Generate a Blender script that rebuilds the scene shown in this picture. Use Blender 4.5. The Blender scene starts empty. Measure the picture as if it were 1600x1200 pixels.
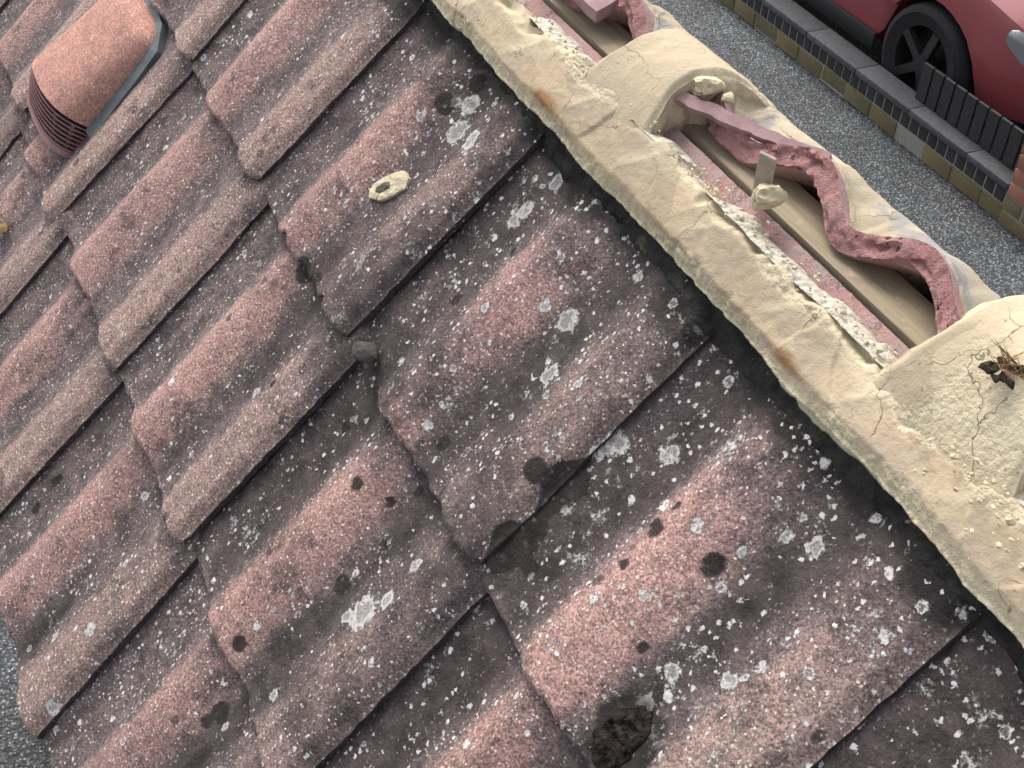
import bpy, bmesh, math, random
import numpy as np
from mathutils import Matrix, Vector

C = bpy.context.scene.collection
SC = bpy.context.scene
random.seed(7)

# ------------------------------------------------------------------ frame
TH = math.radians(47.0)            # roof pitch
CT, ST = math.cos(TH), math.sin(TH)
V0 = -0.405                         # slope coordinate of the apex line
Z0 = 3.0                           # apex height over the ground


def near(u, v, h):
    """near slope: u along the ridge, v down the slope, h off the slope -> world"""
    d = np.asarray(v) - V0
    return np.stack(np.broadcast_arrays(np.asarray(u, float), -CT * d - ST * np.asarray(h), Z0 - ST * d + CT * np.asarray(h)), -1)


def far(u, v, h):
    """far slope, v down the slope from the apex"""
    d = np.asarray(v)
    return np.stack(np.broadcast_arrays(np.asarray(u, float), CT * d + ST * np.asarray(h), Z0 - ST * d + CT * np.asarray(h)), -1)


# ------------------------------------------------------------------ camera, world, sun
cam_d = bpy.data.cameras.new('camera')
cam = bpy.data.objects.new('camera', cam_d)
C.objects.link(cam)
SC.camera = cam
WX = Vector((0.42600397, 0.90307340, 0.05458066))
WY = Vector((0.60799154, -0.24108674, -0.75645454))
WZ = Vector((-0.66997530, 0.35543721, -0.65176490))
cam.matrix_world = Matrix(((WX.x, -WY.x, -WZ.x, 1.236), (WX.y, -WY.y, -WZ.y, -0.609), (WX.z, -WY.z, -WZ.z, Z0 + 0.518), (0, 0, 0, 1)))
cam_d.sensor_width = 36.0
cam_d.lens = 2119.1 / 1600.0 * 36.0
cam_d.clip_start = 0.02
cam_d.clip_end = 2000.0

SUN_DIR = Vector((-0.62, 0.10, 0.78)).normalized()      # towards the sun
elev = math.asin(SUN_DIR.z)
azim = math.atan2(SUN_DIR.x, SUN_DIR.y)
world = bpy.data.worlds.new('World')
SC.world = world
world.use_nodes = True
wn = world.node_tree
sky = wn.nodes.new('ShaderNodeTexSky')
sky.sky_type = 'NISHITA'
sky.sun_disc = False
sky.sun_elevation = elev
sky.sun_rotation = azim
sky.air_density = 1.0
sky.dust_density = 4.0
sky.ozone_density = 0.6
bg = wn.nodes['Background']
hs = wn.nodes.new('ShaderNodeHueSaturation')          # thin cloud: the blue washed out of the sky
hs.inputs['Saturation'].default_value = 0.35
wn.links.new(sky.outputs[0], hs.inputs['Color'])
wn.links.new(hs.outputs[0], bg.inputs[0])
bg.inputs[1].default_value = 0.15
sun_d = bpy.data.lights.new('sun', 'SUN')
sun = bpy.data.objects.new('sun', sun_d)
C.objects.link(sun)
sun_d.energy = 1.1
sun_d.angle = math.radians(28)
sun_d.color = (1.0, 0.95, 0.88)
sun.rotation_euler = SUN_DIR.to_track_quat('Z', 'Y').to_euler()
sun.location = (-4, 1, 9)

SC.view_settings.view_transform = 'Standard'
SC.view_settings.look = 'None'
SC.view_settings.exposure = 0.95
SC.view_settings.gamma = 1.0
SC.view_settings.use_curve_mapping = False


# ------------------------------------------------------------------ noise
def _hash(ix, iy, seed):
    n = (ix.astype(np.int64) * 374761393 + iy.astype(np.int64) * 668265263 + int(seed) * 974634777) & 0xFFFFFFFF
    n = ((n ^ (n >> 13)) * 1274126177) & 0xFFFFFFFF
    n = (n ^ (n >> 16)) & 0xFFFF
    return n / 65535.0


def vnoise(x, y, seed=0):
    x = np.asarray(x, float)
    y = np.asarray(y, float)
    x, y = np.broadcast_arrays(x, y)
    ix, iy = np.floor(x), np.floor(y)
    fx, fy = x - ix, y - iy
    fx = fx * fx * (3 - 2 * fx)
    fy = fy * fy * (3 - 2 * fy)
    a, b = _hash(ix, iy, seed), _hash(ix + 1, iy, seed)
    c, d = _hash(ix, iy + 1, seed), _hash(ix + 1, iy + 1, seed)
    return (a * (1 - fx) + b * fx) * (1 - fy) + (c * (1 - fx) + d * fx) * fy - 0.5


def fbm(x, y, seed=0, octv=4):
    r = 0.0
    a = 1.0
    for k in range(octv):
        r = r + a * vnoise(np.asarray(x) * 2 ** k + 13.7 * k, np.asarray(y) * 2 ** k - 7.1 * k, seed + k * 17)
        a *= 0.5
    return r


def sstep(a, b, x):
    t = np.clip((np.asarray(x, float) - a) / (b - a), 0, 1)
    return t * t * (3 - 2 * t)


# ------------------------------------------------------------------ mesh helpers
def mesh(name, V, F, attrs=None, smooth=True, sharp=None, mats=(), fmat=None):
    me = bpy.data.meshes.new(name)
    V = np.asarray(V, float).reshape(-1, 3)
    if isinstance(F, np.ndarray):
        n, k = F.shape
        me.vertices.add(len(V))
        me.vertices.foreach_set('co', V.ravel())
        me.loops.add(n * k)
        me.loops.foreach_set('vertex_index', F.ravel().astype(np.int32))
        me.polygons.add(n)
        me.polygons.foreach_set('loop_start', np.arange(0, n * k, k, dtype=np.int32))
        me.update(calc_edges=True)
    else:
        me.from_pydata([tuple(p) for p in V], [], [tuple(f) for f in F])
    for m in mats:
        me.materials.append(m)
    me.polygons.foreach_set('use_smooth', [bool(smooth)] * len(me.polygons))
    if fmat is not None:
        me.polygons.foreach_set('material_index', np.asarray(fmat, np.int32))
    for k, val in (attrs or {}).items():
        at = me.attributes.new(k, 'FLOAT', 'POINT')
        at.data.foreach_set('value', np.asarray(val, np.float32).ravel())
    me.validate()
    me.update()
    if sharp is not None:
        me.set_sharp_from_angle(angle=math.radians(sharp))
    return me


def obj(name, me, parent=None, loc=None, rot=None):
    o = bpy.data.objects.new(name, me)
    C.objects.link(o)
    if parent is not None:
        o.parent = parent
    if loc is not None:
        o.location = loc
    if rot is not None:
        o.rotation_euler = rot
    return o


def tag(o, label=None, cat=None, group=None, kind=None):
    if label:
        o['label'] = label
    if cat:
        o['category'] = cat
    if group:
        o['group'] = group
    if kind:
        o['kind'] = kind
    return o


def empty(name, loc=(0, 0, 0)):
    o = bpy.data.objects.new(name, None)
    C.objects.link(o)
    o.location = loc
    o.empty_display_size = 0.1
    return o


def grid_faces(n, m, off=0, flip=False):
    i, j = np.meshgrid(np.arange(n - 1), np.arange(m - 1), indexing='ij')
    a = off + i * m + j
    f = np.stack([a, a + m, a + m + 1, a + 1], -1).reshape(-1, 4)
    return f[:, ::-1] if flip else f


def ring_idx(n, m):
    """border vertex indices of an n x m grid, running round"""
    a = np.arange(n) * m
    top = a
    right = (n - 1) * m + np.arange(1, m)
    back = (a + m - 1)[::-1][1:]
    left = np.arange(m - 1)[::-1][1:]
    return np.concatenate([top, right, back, left[:]]) if m > 2 else np.concatenate([top, right, back])


def solid(Ptop, Pbot, flip=False, nside=1, sidefn=None):
    """closed shell between two n x m grids; nside splits the wall; returns V,F,is_side"""
    n, m = Ptop.shape[:2]
    V = [Ptop.reshape(-1, 3), Pbot.reshape(-1, 3)]
    F = [grid_faces(n, m, 0, flip), grid_faces(n, m, n * m, not flip)]
    r = ring_idx(n, m)
    L = len(r)
    rows = [r]
    off = 2 * n * m
    for k in range(1, nside):
        t = k / nside
        P = Ptop.reshape(-1, 3)[r] * (1 - t) + Pbot.reshape(-1, 3)[r] * t
        if sidefn is not None:
            P = sidefn(P, t)
        V.append(P)
        rows.append(off + np.arange(L))
        off += L
    rows.append(r + n * m)
    for a, b in zip(rows[:-1], rows[1:]):
        a2, b2 = np.roll(a, -1), np.roll(b, -1)
        f = np.stack([a, b, b2, a2], -1)
        F.append(f[:, ::-1] if flip else f)
    nf = [len(F[0]), len(F[1]), sum(len(f) for f in F[2:])]
    side = np.concatenate([np.zeros(nf[0]), np.zeros(nf[1]), np.ones(nf[2])])
    return np.concatenate(V), np.concatenate(F), side


_BOXF = [(0, 3, 2, 1), (4, 5, 6, 7), (0, 1, 5, 4), (1, 2, 6, 5), (2, 3, 7, 6), (3, 0, 4, 7)]


def box_bm(bm, x0, x1, y0, y1, z0, z1, M=None):
    co = [(x0, y0, z0), (x1, y0, z0), (x1, y1, z0), (x0, y1, z0), (x0, y0, z1), (x1, y0, z1), (x1, y1, z1), (x0, y1, z1)]
    vs = [bm.verts.new(M @ Vector(c) if M is not None else c) for c in co]
    return [bm.faces.new([vs[i] for i in f]) for f in _BOXF]


def box_mesh(name, x0, x1, y0, y1, z0, z1, mat, bev=0.0, seg=2, jit=0.0, seed=0, cuts=0):
    bm = bmesh.new()
    box_bm(bm, x0, x1, y0, y1, z0, z1)
    if bev:
        bmesh.ops.bevel(bm, geom=bm.edges[:], offset=bev, segments=seg, affect='EDGES', profile=0.5)
    if cuts:
        bmesh.ops.subdivide_edges(bm, edges=bm.edges[:], cuts=cuts, use_grid_fill=True)
    if jit:
        rr = random.Random(seed)
        for v in bm.verts:
            v.co += Vector((rr.uniform(-jit, jit), rr.uniform(-jit, jit), rr.uniform(-jit, jit)))
    me = bpy.data.meshes.new(name)
    bm.to_mesh(me)
    bm.free()
    me.materials.append(mat)
    me.polygons.foreach_set('use_smooth', [True] * len(me.polygons))
    me.set_sharp_from_angle(angle=math.radians(35))
    return me


def lump(center, r, seed, squash=(1, 1, 1), rough=0.45, sub=2):
    """angular crumb of mortar: V, F"""
    bm = bmesh.new()
    bmesh.ops.create_icosphere(bm, subdivisions=sub, radius=1.0)
    V = np.array([v.co[:] for v in bm.verts])
    F = np.array([[v.index for v in f.verts] for f in bm.faces])
    bm.free()
    s = seed * 3.17
    d = 1 + rough * (fbm(V[:, 0] * 1.3 + s, V[:, 1] * 1.3 + V[:, 2] * 1.7 - s, seed, 3))
    rr = np.random.default_rng(seed)
    V = V * d[:, None]
    for k in range(6):                                # a few cleaved faces
        nrm = rr.normal(size=3)
        nrm /= np.linalg.norm(nrm)
        dd = V @ nrm
        c = rr.uniform(0.45, 0.8)
        V = V - np.clip(dd - c, 0, None)[:, None] * nrm * 0.9
    V = V * np.asarray(squash) * r + np.asarray(center)
    return V, F


def join(parts):
    V, F, off = [], [], 0
    for v, f in parts:
        V.append(v)
        F.append(f + off)
        off += len(v)
    return np.concatenate(V), np.concatenate(F)


# ------------------------------------------------------------------ node helper
class N:
    def __init__(self, name):
        self.m = bpy.data.materials.new(name)
        self.m.use_nodes = True
        self.t = self.m.node_tree
        self.b = self.t.nodes['Principled BSDF']
        self.b.inputs['Roughness'].default_value = 0.9

    def set(self, sock, v):
        if isinstance(v, bpy.types.NodeSocket):
            self.t.links.new(v, sock)
        elif isinstance(v, (tuple, list)) and len(v) == 3 and sock.type == 'RGBA':
            sock.default_value = (*v, 1)
        else:
            sock.default_value = v

    def node(self, ty, ins=None, out=0, **kw):
        n = self.t.nodes.new(ty)
        for k, v in kw.items():
            setattr(n, k, v)
        for k, v in (ins or {}).items():
            self.set(n.inputs[k], v)
        return n.outputs[out]

    def math(self, op, a, b=0.0, c=0.0):
        return self.node('ShaderNodeMath', {0: a, 1: b, 2: c}, operation=op)

    def add(self, a, b):
        return self.math('ADD', a, b)

    def mul(self, a, b):
        return self.math('MULTIPLY', a, b)

    def mad(self, a, b, c):
        return self.math('MULTIPLY_ADD', a, b, c)

    def ramp(self, x, a, b, lo=0.0, hi=1.0):
        return self.node('ShaderNodeMapRange', {0: x, 1: a, 2: b, 3: lo, 4: hi}, interpolation_type='SMOOTHSTEP')

    def mix(self, f, a, b, mode='MIX'):
        n = self.t.nodes.new('ShaderNodeMix')
        n.data_type = 'RGBA'
        n.blend_type = mode
        self.set(n.inputs[0], f)
        self.set(n.inputs[6], a)
        self.set(n.inputs[7], b)
        return n.outputs[2]

    def noise(self, v, scale, detail=3.0, rough=0.55, dist=0.0, out=0):
        return self.node('ShaderNodeTexNoise', {'Vector': v, 'Scale': scale, 'Detail': detail, 'Roughness': rough, 'Distortion': dist}, out)

    def voro(self, v, scale, feature='F1', rnd=1.0):
        n = self.t.nodes.new('ShaderNodeTexVoronoi')
        n.feature = feature
        self.set(n.inputs['Vector'], v)
        n.inputs['Scale'].default_value = scale
        n.inputs['Randomness'].default_value = rnd
        return n

    def obco(self, per_object=True):
        tc = self.t.nodes.new('ShaderNodeTexCoord').outputs['Object']
        if not per_object:
            return tc
        oi = self.t.nodes.new('ShaderNodeObjectInfo').outputs['Random']
        off = self.node('ShaderNodeCombineXYZ', {0: self.mul(oi, 37.0), 1: self.mul(oi, 91.0), 2: self.mul(oi, 17.0)})
        return self.node('ShaderNodeVectorMath', {0: tc, 1: off}, operation='ADD')

    def attr(self, name):
        return self.node('ShaderNodeAttribute', out=2, attribute_name=name)

    def sep(self, c):
        n = self.t.nodes.new('ShaderNodeSeparateColor')
        self.set(n.inputs[0], c)
        return n.outputs

    def bump(self, h, dist, strength=1.0, normal=None):
        ins = {'Height': h, 'Distance': dist, 'Strength': strength}
        n = self.t.nodes.new('ShaderNodeBump')
        for k, v in ins.items():
            self.set(n.inputs[k], v)
        if normal is not None:
            self.set(n.inputs['Normal'], normal)
        return n.outputs[0]

    def fin(self, col=None, rough=None, normal=None, **kw):
        if col is not None:
            self.set(self.b.inputs['Base Color'], col)
        if rough is not None:
            self.set(self.b.inputs['Roughness'], rough)
        if normal is not None:
            self.set(self.b.inputs['Normal'], normal)
        for k, v in kw.items():
            self.set(self.b.inputs[k.replace('_', ' ')], v)
        return self.m


# ------------------------------------------------------------------ materials
def mat_tile():
    n = N('weathered_concrete_tile')
    co = n.obco()
    big = n.noise(co, 9.0, 4.0, 0.6)
    mid = n.noise(co, 42.0, 4.0, 0.65)
    fine = n.noise(co, 260.0, 3.0, 0.7)
    warp = n.node('ShaderNodeVectorMath', {0: co, 1: n.node('ShaderNodeVectorMath', {0: n.noise(co, 190.0, 3.0, 0.7, out=1), 3: 0.006}, operation='SCALE')}, operation='ADD')
    # stretched along the fall of the roof: run-off streaks
    st = n.node('ShaderNodeMapping', {'Vector': co, 'Scale': (1.0, 0.18, 1.0)})
    streak = n.noise(st, 55.0, 4.0, 0.6)
    roll = n.attr('roll')
    roll2 = n.attr('rolltwo')
    damp = n.attr('damp')
    lich = n.attr('lichen')
    rm = n.add(roll, n.add(n.mad(big, 1.0, -0.52), n.add(n.mad(mid, 0.7, -0.35), n.mad(streak, 0.6, -0.3))))
    rm = n.ramp(rm, 0.12, 1.12)
    pan = n.mix(n.ramp(mid, 0.35, 0.68), (0.088, 0.069, 0.072), (0.172, 0.130, 0.129))
    pan = n.mix(n.ramp(streak, 0.45, 0.7), pan, (0.16, 0.122, 0.115))
    pink = n.mix(n.ramp(big, 0.35, 0.7), (0.42, 0.255, 0.222), (0.30, 0.187, 0.165))
    tan = n.mix(n.ramp(mid, 0.35, 0.65), (0.34, 0.245, 0.205), (0.24, 0.175, 0.15))
    rl = n.mix(n.mul(roll2, 0.8), pink, tan)
    col = n.mix(rm, pan, rl)
    tv = n.t.nodes.new('ShaderNodeObjectInfo').outputs['Random']
    tv = n.node('ShaderNodeMapRange', {0: tv, 1: 0.0, 2: 1.0, 3: 0.86, 4: 1.12})
    col = n.mix(1.0, col, n.node('ShaderNodeCombineColor', {0: tv, 1: tv, 2: tv}), 'MULTIPLY')
    # dark grime blotches
    bl = n.noise(co, 30.0, 5.0, 0.7)
    blm = n.ramp(n.add(bl, n.add(n.mul(damp, 0.2), n.mad(big, 0.3, -0.15))), 0.55, 0.70)
    col = n.mix(n.mul(blm, 0.62), col, (0.055, 0.046, 0.043))
    dk = n.voro(warp, 34.0)
    dkr = n.sep(dk.outputs['Color'])
    spot = n.mul(n.math('GREATER_THAN', dkr[0], 0.86), n.ramp(dk.outputs['Distance'], 0.24, 0.16))
    col = n.mix(n.mul(spot, 0.75), col, (0.07, 0.058, 0.055))
    # sand grains
    gr = n.voro(co, 620.0)
    grr = n.sep(gr.outputs['Color'])
    gv = n.node('ShaderNodeMapRange', {0: grr[0], 1: 0.0, 2: 1.0, 3: 0.52, 4: 1.48})
    col = n.mix(1.0, col, n.node('ShaderNodeCombineColor', {0: gv, 1: gv, 2: gv}), 'MULTIPLY')
    g2 = n.voro(warp, 330.0)
    g2r = n.sep(g2.outputs['Color'])
    dens = n.add(n.mad(rm, -0.06, 0.87), n.mad(mid, -0.12, 0.05))
    gl = n.mul(n.math('GREATER_THAN', g2r[0], n.math('SUBTRACT', 0.985, n.mul(n.math('SUBTRACT', 1.0, dens), 0.0 + 1.15))), n.ramp(g2.outputs['Distance'], 0.42, 0.25))
    col = n.mix(n.mul(gl, n.mad(g2r[1], 0.7, 0.3)), col, (0.80, 0.68, 0.60))
    g3 = n.voro(warp, 215.0)
    g3r = n.sep(g3.outputs['Color'])
    gl3 = n.mul(n.math('GREATER_THAN', g3r[0], n.mad(rm, -0.08, 0.93)), n.ramp(g3.outputs['Distance'], n.mad(g3r[1], 0.25, 0.14), 0.08))
    col = n.mix(n.mul(gl3, n.mad(g3r[2], 0.5, 0.4)), col, (0.72, 0.62, 0.55))
    # lichen: small dots, mid rosettes, ragged patches
    ln = n.noise(co, 17.0, 3.0, 0.6)
    ld = n.add(lich, n.mad(ln, 3.0, -1.58))
    warp2 = n.node('ShaderNodeVectorMath', {0: warp, 1: n.node('ShaderNodeVectorMath', {0: n.noise(co, 420.0, 3.0, 0.75, out=1), 3: 0.0045}, operation='SCALE')}, operation='ADD')
    l1 = n.voro(warp2, 165.0)
    l1r = n.sep(l1.outputs['Color'])
    d1 = n.mul(n.math('LESS_THAN', l1r[0], n.ramp(ld, 0.0, 1.0, 0.02, 0.48)), n.ramp(n.math('SUBTRACT', l1.outputs['Distance'], n.mad(l1r[1], 0.28, 0.12)), 0.05, -0.03))
    l2 = n.voro(warp2, 62.0)
    l2r = n.sep(l2.outputs['Color'])
    rad2 = n.mad(l2r[1], 0.22, 0.12)
    in2 = n.ramp(n.math('SUBTRACT', l2.outputs['Distance'], rad2), 0.03, -0.03)
    ringy = n.math('GREATER_THAN', l2r[2], 0.55)
    core = n.ramp(n.math('SUBTRACT', l2.outputs['Distance'], n.mul(rad2, 0.62)), -0.04, 0.03)
    in2 = n.mul(in2, n.math('MAXIMUM', core, n.math('SUBTRACT', 1.0, n.mul(ringy, 0.75))))
    d2 = n.mul(n.math('LESS_THAN', l2r[0], n.ramp(ld, 0.05, 1.0, 0.02, 0.30)), in2)
    d2 = n.mul(d2, n.ramp(fine, 0.28, 0.48))
    l3 = n.noise(warp2, 36.0, 6.0, 0.78)
    d3 = n.mul(n.ramp(n.mul(n.math('SUBTRACT', l3, 0.5), n.ramp(ld, 0.0, 0.6)), 0.075, 0.12), n.ramp(fine, 0.4, 0.56))
    cn = n.noise(warp2, 150.0, 6.0, 0.8)
    cm = n.add(n.attr('crust'), n.mad(cn, 2.1, -1.05))
    d4 = n.mul(n.ramp(cm, 0.42, 0.56), n.mad(n.ramp(cm, 1.0, 0.7), 0.5, 0.42))
    lm = n.math('MAXIMUM', n.math('MAXIMUM', n.math('MAXIMUM', d1, d4), n.mul(d2, 0.92)), n.mul(d3, 0.75))
    lc = n.mix(fine, (0.46, 0.43, 0.41), (0.80, 0.77, 0.75))
    # algae near the ridge
    da = n.ramp(n.add(damp, n.add(n.mad(mid, 0.5, -0.25), n.mad(big, 0.4, -0.2))), 0.30, 0.72)
    col = n.mix(n.mul(da, 0.86), col, n.mix(n.ramp(mid, 0.3, 0.7), (0.018, 0.0155, 0.016), (0.075, 0.058, 0.057)))
    col = n.mix(n.mul(n.ramp(n.add(damp, n.mad(mid, 0.5, -0.25)), 0.78, 1.02), 0.85), col, n.mix(n.ramp(n.add(big, n.mad(mid, 0.5, -0.25)), 0.45, 0.72), (0.014, 0.013, 0.013), (0.05, 0.047, 0.034)))
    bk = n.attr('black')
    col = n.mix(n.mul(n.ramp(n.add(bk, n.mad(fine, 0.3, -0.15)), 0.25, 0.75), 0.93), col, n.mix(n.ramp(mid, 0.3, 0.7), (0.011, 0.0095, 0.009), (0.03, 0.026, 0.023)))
    lm = n.mul(lm, n.mad(bk, -0.92, 1.0))
    col = n.mix(n.mul(lm, n.mad(da, -0.15, 1.0)), col, lc)
    # clean concrete under the old ridge tiles
    fresh = n.attr('fresh')
    fc = n.mix(n.ramp(mid, 0.35, 0.7), (0.42, 0.245, 0.225), (0.37, 0.28, 0.275))
    col = n.mix(fresh, col, fc)
    hgt = n.add(n.mul(grr[1], 0.5), n.add(n.mul(fine, 1.0), n.mul(lm, 0.8)))
    nb = n.bump(hgt, 0.0018, 1.0)
    nb = n.bump(mid, 0.004, 0.5, nb)
    return n.fin(col, 0.93, nb, Specular_IOR_Level=0.25)


def mat_mortar(name, smooth=(0.60, 0.50, 0.37), pale=(0.70, 0.63, 0.47), grey=0.0):
    n = N(name)
    co = n.obco(False)
    big = n.noise(co, 13.0, 3.0, 0.55)
    mid = n.noise(co, 60.0, 5.0, 0.65)
    fine = n.noise(co, 420.0, 3.0, 0.7)
    rough = n.attr('crumb')
    stain = n.attr('stain')
    face = n.mix(n.ramp(big, 0.38, 0.62), smooth, tuple(c * k for c, k in zip(smooth, (0.90, 0.92, 1.0))))
    face = n.mix(n.ramp(mid, 0.5, 0.75), face, tuple(min(1, c * 1.18) for c in smooth))
    face = n.mix(n.mul(n.ramp(n.noise(co, 24.0, 5.0, 0.7), 0.55, 0.75), 0.5), face, (0.34, 0.30, 0.235))
    if grey:
        face = n.mix(n.mul(n.ramp(n.noise(co, 22.0, 4.0, 0.6, 0.5), 0.47, 0.56), grey), face, (0.31, 0.295, 0.28))
    col = n.mix(n.ramp(n.add(rough, n.mad(mid, 0.6, -0.3)), 0.3, 0.75), face, n.mix(fine, tuple(c * 0.86 for c in pale), tuple(min(1, c * 1.1) for c in pale)))
    col = n.mix(n.mul(n.attr('pale'), 0.75), col, n.mix(fine, tuple(c * 0.94 for c in pale), tuple(min(1, c * 1.05) for c in pale)))
    cell = n.voro(wv0 := n.node('ShaderNodeVectorMath', {0: co, 1: n.node('ShaderNodeVectorMath', {0: n.noise(co, 9.0, 3.0, 0.6, out=1), 3: 0.06}, operation='SCALE')}, operation='ADD'), 9.0)
    tone = n.node('ShaderNodeMapRange', {0: n.sep(cell.outputs['Color'])[0], 1: 0.0, 2: 1.0, 3: 0.86, 4: 1.14})
    col = n.mix(1.0, col, n.node('ShaderNodeCombineColor', {0: tone, 1: tone, 2: tone}), 'MULTIPLY')
    # yellow-brown water stains
    col = n.mix(n.ramp(n.add(stain, n.mad(mid, 0.5, -0.25)), 0.35, 0.9), col, (0.30, 0.165, 0.075))
    # hairline cracks, broken up
    wv = n.node('ShaderNodeVectorMath', {0: co, 1: n.node('ShaderNodeVectorMath', {0: n.noise(co, 28.0, 4.0, 0.6, out=1), 3: 0.035}, operation='SCALE')}, operation='ADD')
    ck = n.voro(wv, 13.0, 'DISTANCE_TO_EDGE')
    ckm = n.mul(n.ramp(ck.outputs['Distance'], 0.008, 0.0015), n.ramp(n.noise(co, 15.0, 2.0), 0.475, 0.55))
    col = n.mix(n.mul(ckm, 0.75), col, (0.17, 0.125, 0.08))
    # pits and grains
    pv = n.voro(co, 300.0)
    pr = n.sep(pv.outputs['Color'])
    pit = n.mul(n.math('GREATER_THAN', pr[0], n.mad(rough, -0.05, 0.985)), n.ramp(pv.outputs['Distance'], 0.4, 0.2))
    col = n.mix(n.mul(pit, 0.6), col, (0.20, 0.15, 0.10))
    gn = n.voro(co, 210.0)
    h = n.add(n.mul(fine, n.mad(rough, 0.7, 0.35)), n.mul(n.math('SUBTRACT', 0.6, gn.outputs['Distance']), n.mul(rough, 0.7)))
    nb = n.bump(h, 0.0022, 0.8)
    nb = n.bump(n.math('SUBTRACT', mid, n.mul(ckm, 0.6)), 0.003, 0.5, nb)
    return n.fin(col, 0.92, nb, Specular_IOR_Level=0.2)


def mat_black_edge():
    n = N('algae_blackened_mortar')
    co = n.obco(False)
    mid = n.noise(co, 55.0, 5.0, 0.7)
    big = n.noise(co, 14.0, 3.0)
    fine = n.noise(co, 320.0, 3.0, 0.7)
    col = n.mix(n.ramp(mid, 0.3, 0.7), (0.012, 0.012, 0.012), (0.046, 0.043, 0.038))
    col = n.mix(n.ramp(n.add(big, n.mad(mid, 0.6, -0.3)), 0.66, 0.85), col, (0.17, 0.15, 0.095))
    warp = n.node('ShaderNodeVectorMath', {0: co, 1: n.node('ShaderNodeVectorMath', {0: n.noise(co, 190.0, 3.0, 0.7, out=1), 3: 0.008}, operation='SCALE')}, operation='ADD')
    l1 = n.voro(warp, 120.0)
    r = n.sep(l1.outputs['Color'])
    d = n.mul(n.math('GREATER_THAN', r[0], 0.86), n.ramp(l1.outputs['Distance'], n.mad(r[1], 0.25, 0.08), 0.05))
    col = n.mix(n.mul(d, 0.8), col, (0.5, 0.49, 0.46))
    lip = n.attr('crumb')
    col = n.mix(n.ramp(n.add(lip, n.mad(mid, 0.7, -0.35)), 0.45, 0.75), col, (0.55, 0.50, 0.36))
    nb = n.bump(n.add(mid, n.mul(fine, 0.6)), 0.005, 0.9)
    return n.fin(col, 0.95, nb, Specular_IOR_Level=0.2)


def mat_fracture():
    n = N('broken_red_concrete')
    co = n.obco()
    mid = n.noise(co, 90.0, 5.0, 0.7)
    big = n.noise(co, 16.0, 3.0)
    fine = n.noise(co, 500.0, 3.0, 0.7)
    col = n.mix(n.ramp(mid, 0.3, 0.7), (0.29, 0.135, 0.13), (0.42, 0.235, 0.225))
    col = n.mix(n.mul(n.ramp(big, 0.5, 0.7), 0.5), col, (0.50, 0.34, 0.32))
    pv = n.voro(co, 230.0)
    pr = n.sep(pv.outputs['Color'])
    pit = n.mul(n.math('GREATER_THAN', pr[0], 0.92), n.ramp(pv.outputs['Distance'], n.mul(pr[1], 0.45), 0.05))
    col = n.mix(n.mul(pit, 0.8), col, (0.06, 0.03, 0.03))
    h = n.add(n.mul(mid, 1.0), n.math('SUBTRACT', n.mul(fine, 0.6), pit))
    return n.fin(col, 0.95, n.bump(h, 0.005, 1.0), Specular_IOR_Level=0.2)


def mat_wood():
    n = N('weathered_ridge_timber')
    co = n.obco(False)
    st = n.node('ShaderNodeMapping', {'Vector': co, 'Scale': (0.05, 1.0, 1.0)})
    a = n.noise(st, 110.0, 4.0, 0.6, 0.6)
    b = n.noise(co, 12.0, 3.0)
    col = n.mix(n.ramp(a, 0.3, 0.7), (0.20, 0.158, 0.10), (0.31, 0.25, 0.165))
    col = n.mix(n.mul(n.ramp(b, 0.5, 0.75), 0.6), col, (0.13, 0.10, 0.07))
    dst = n.noise(co, 70.0, 5.0, 0.75)
    col = n.mix(n.mul(n.ramp(dst, 0.55, 0.72), 0.55), col, (0.40, 0.35, 0.26))
    return n.fin(col, 0.8, n.bump(a, 0.001, 0.6))


def mat_tarmac():
    n = N('tarmac')
    co = n.obco(False)
    v = n.voro(co, 95.0)
    c = n.sep(v.outputs['Color'])
    v2 = n.voro(co, 210.0)
    c2 = n.sep(v2.outputs['Color'])
    big = n.noise(co, 0.9, 4.0, 0.6)
    pw = n.math('POWER', c[0], 2.2)
    stone = n.mix(pw, (0.036, 0.041, 0.046), (0.22, 0.245, 0.262))
    stone = n.mix(n.math('GREATER_THAN', c2[0], 0.95), stone, (0.50, 0.50, 0.49))
    gap = n.ramp(v.outputs['Distance'], 0.38, 0.62)
    col = n.mix(n.mul(gap, 0.8), stone, (0.018, 0.019, 0.02))
    k = n.mul(n.ramp(big, 0.3, 0.7, 0.72, 1.12), n.ramp(n.noise(co, 4.5, 5.0, 0.7), 0.35, 0.62, 0.78, 1.06))
    col = n.mix(1.0, col, n.node('ShaderNodeCombineColor', {0: k, 1: k, 2: k}), 'MULTIPLY')
    h = n.math('SUBTRACT', n.mul(c[1], 0.6), v.outputs['Distance'])
    return n.fin(col, 0.75, n.bump(h, 0.006, 0.9))


def mat_plain(name, col, rough=0.6, noise=0.0, scale=40.0, bump=0.0, spec=0.4, metal=0.0):
    n = N(name)
    if noise or bump:
        co = n.obco()
        a = n.noise(co, scale, 5.0, 0.65)
        c = n.mix(n.ramp(a, 0.3, 0.7), tuple(x * (1 - noise) for x in col), tuple(min(1, x * (1 + noise)) for x in col))
        return n.fin(c, rough, n.bump(a, bump, 0.8) if bump else None, Specular_IOR_Level=spec, Metallic=metal)
    return n.fin(col, rough, Specular_IOR_Level=spec, Metallic=metal)


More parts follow.
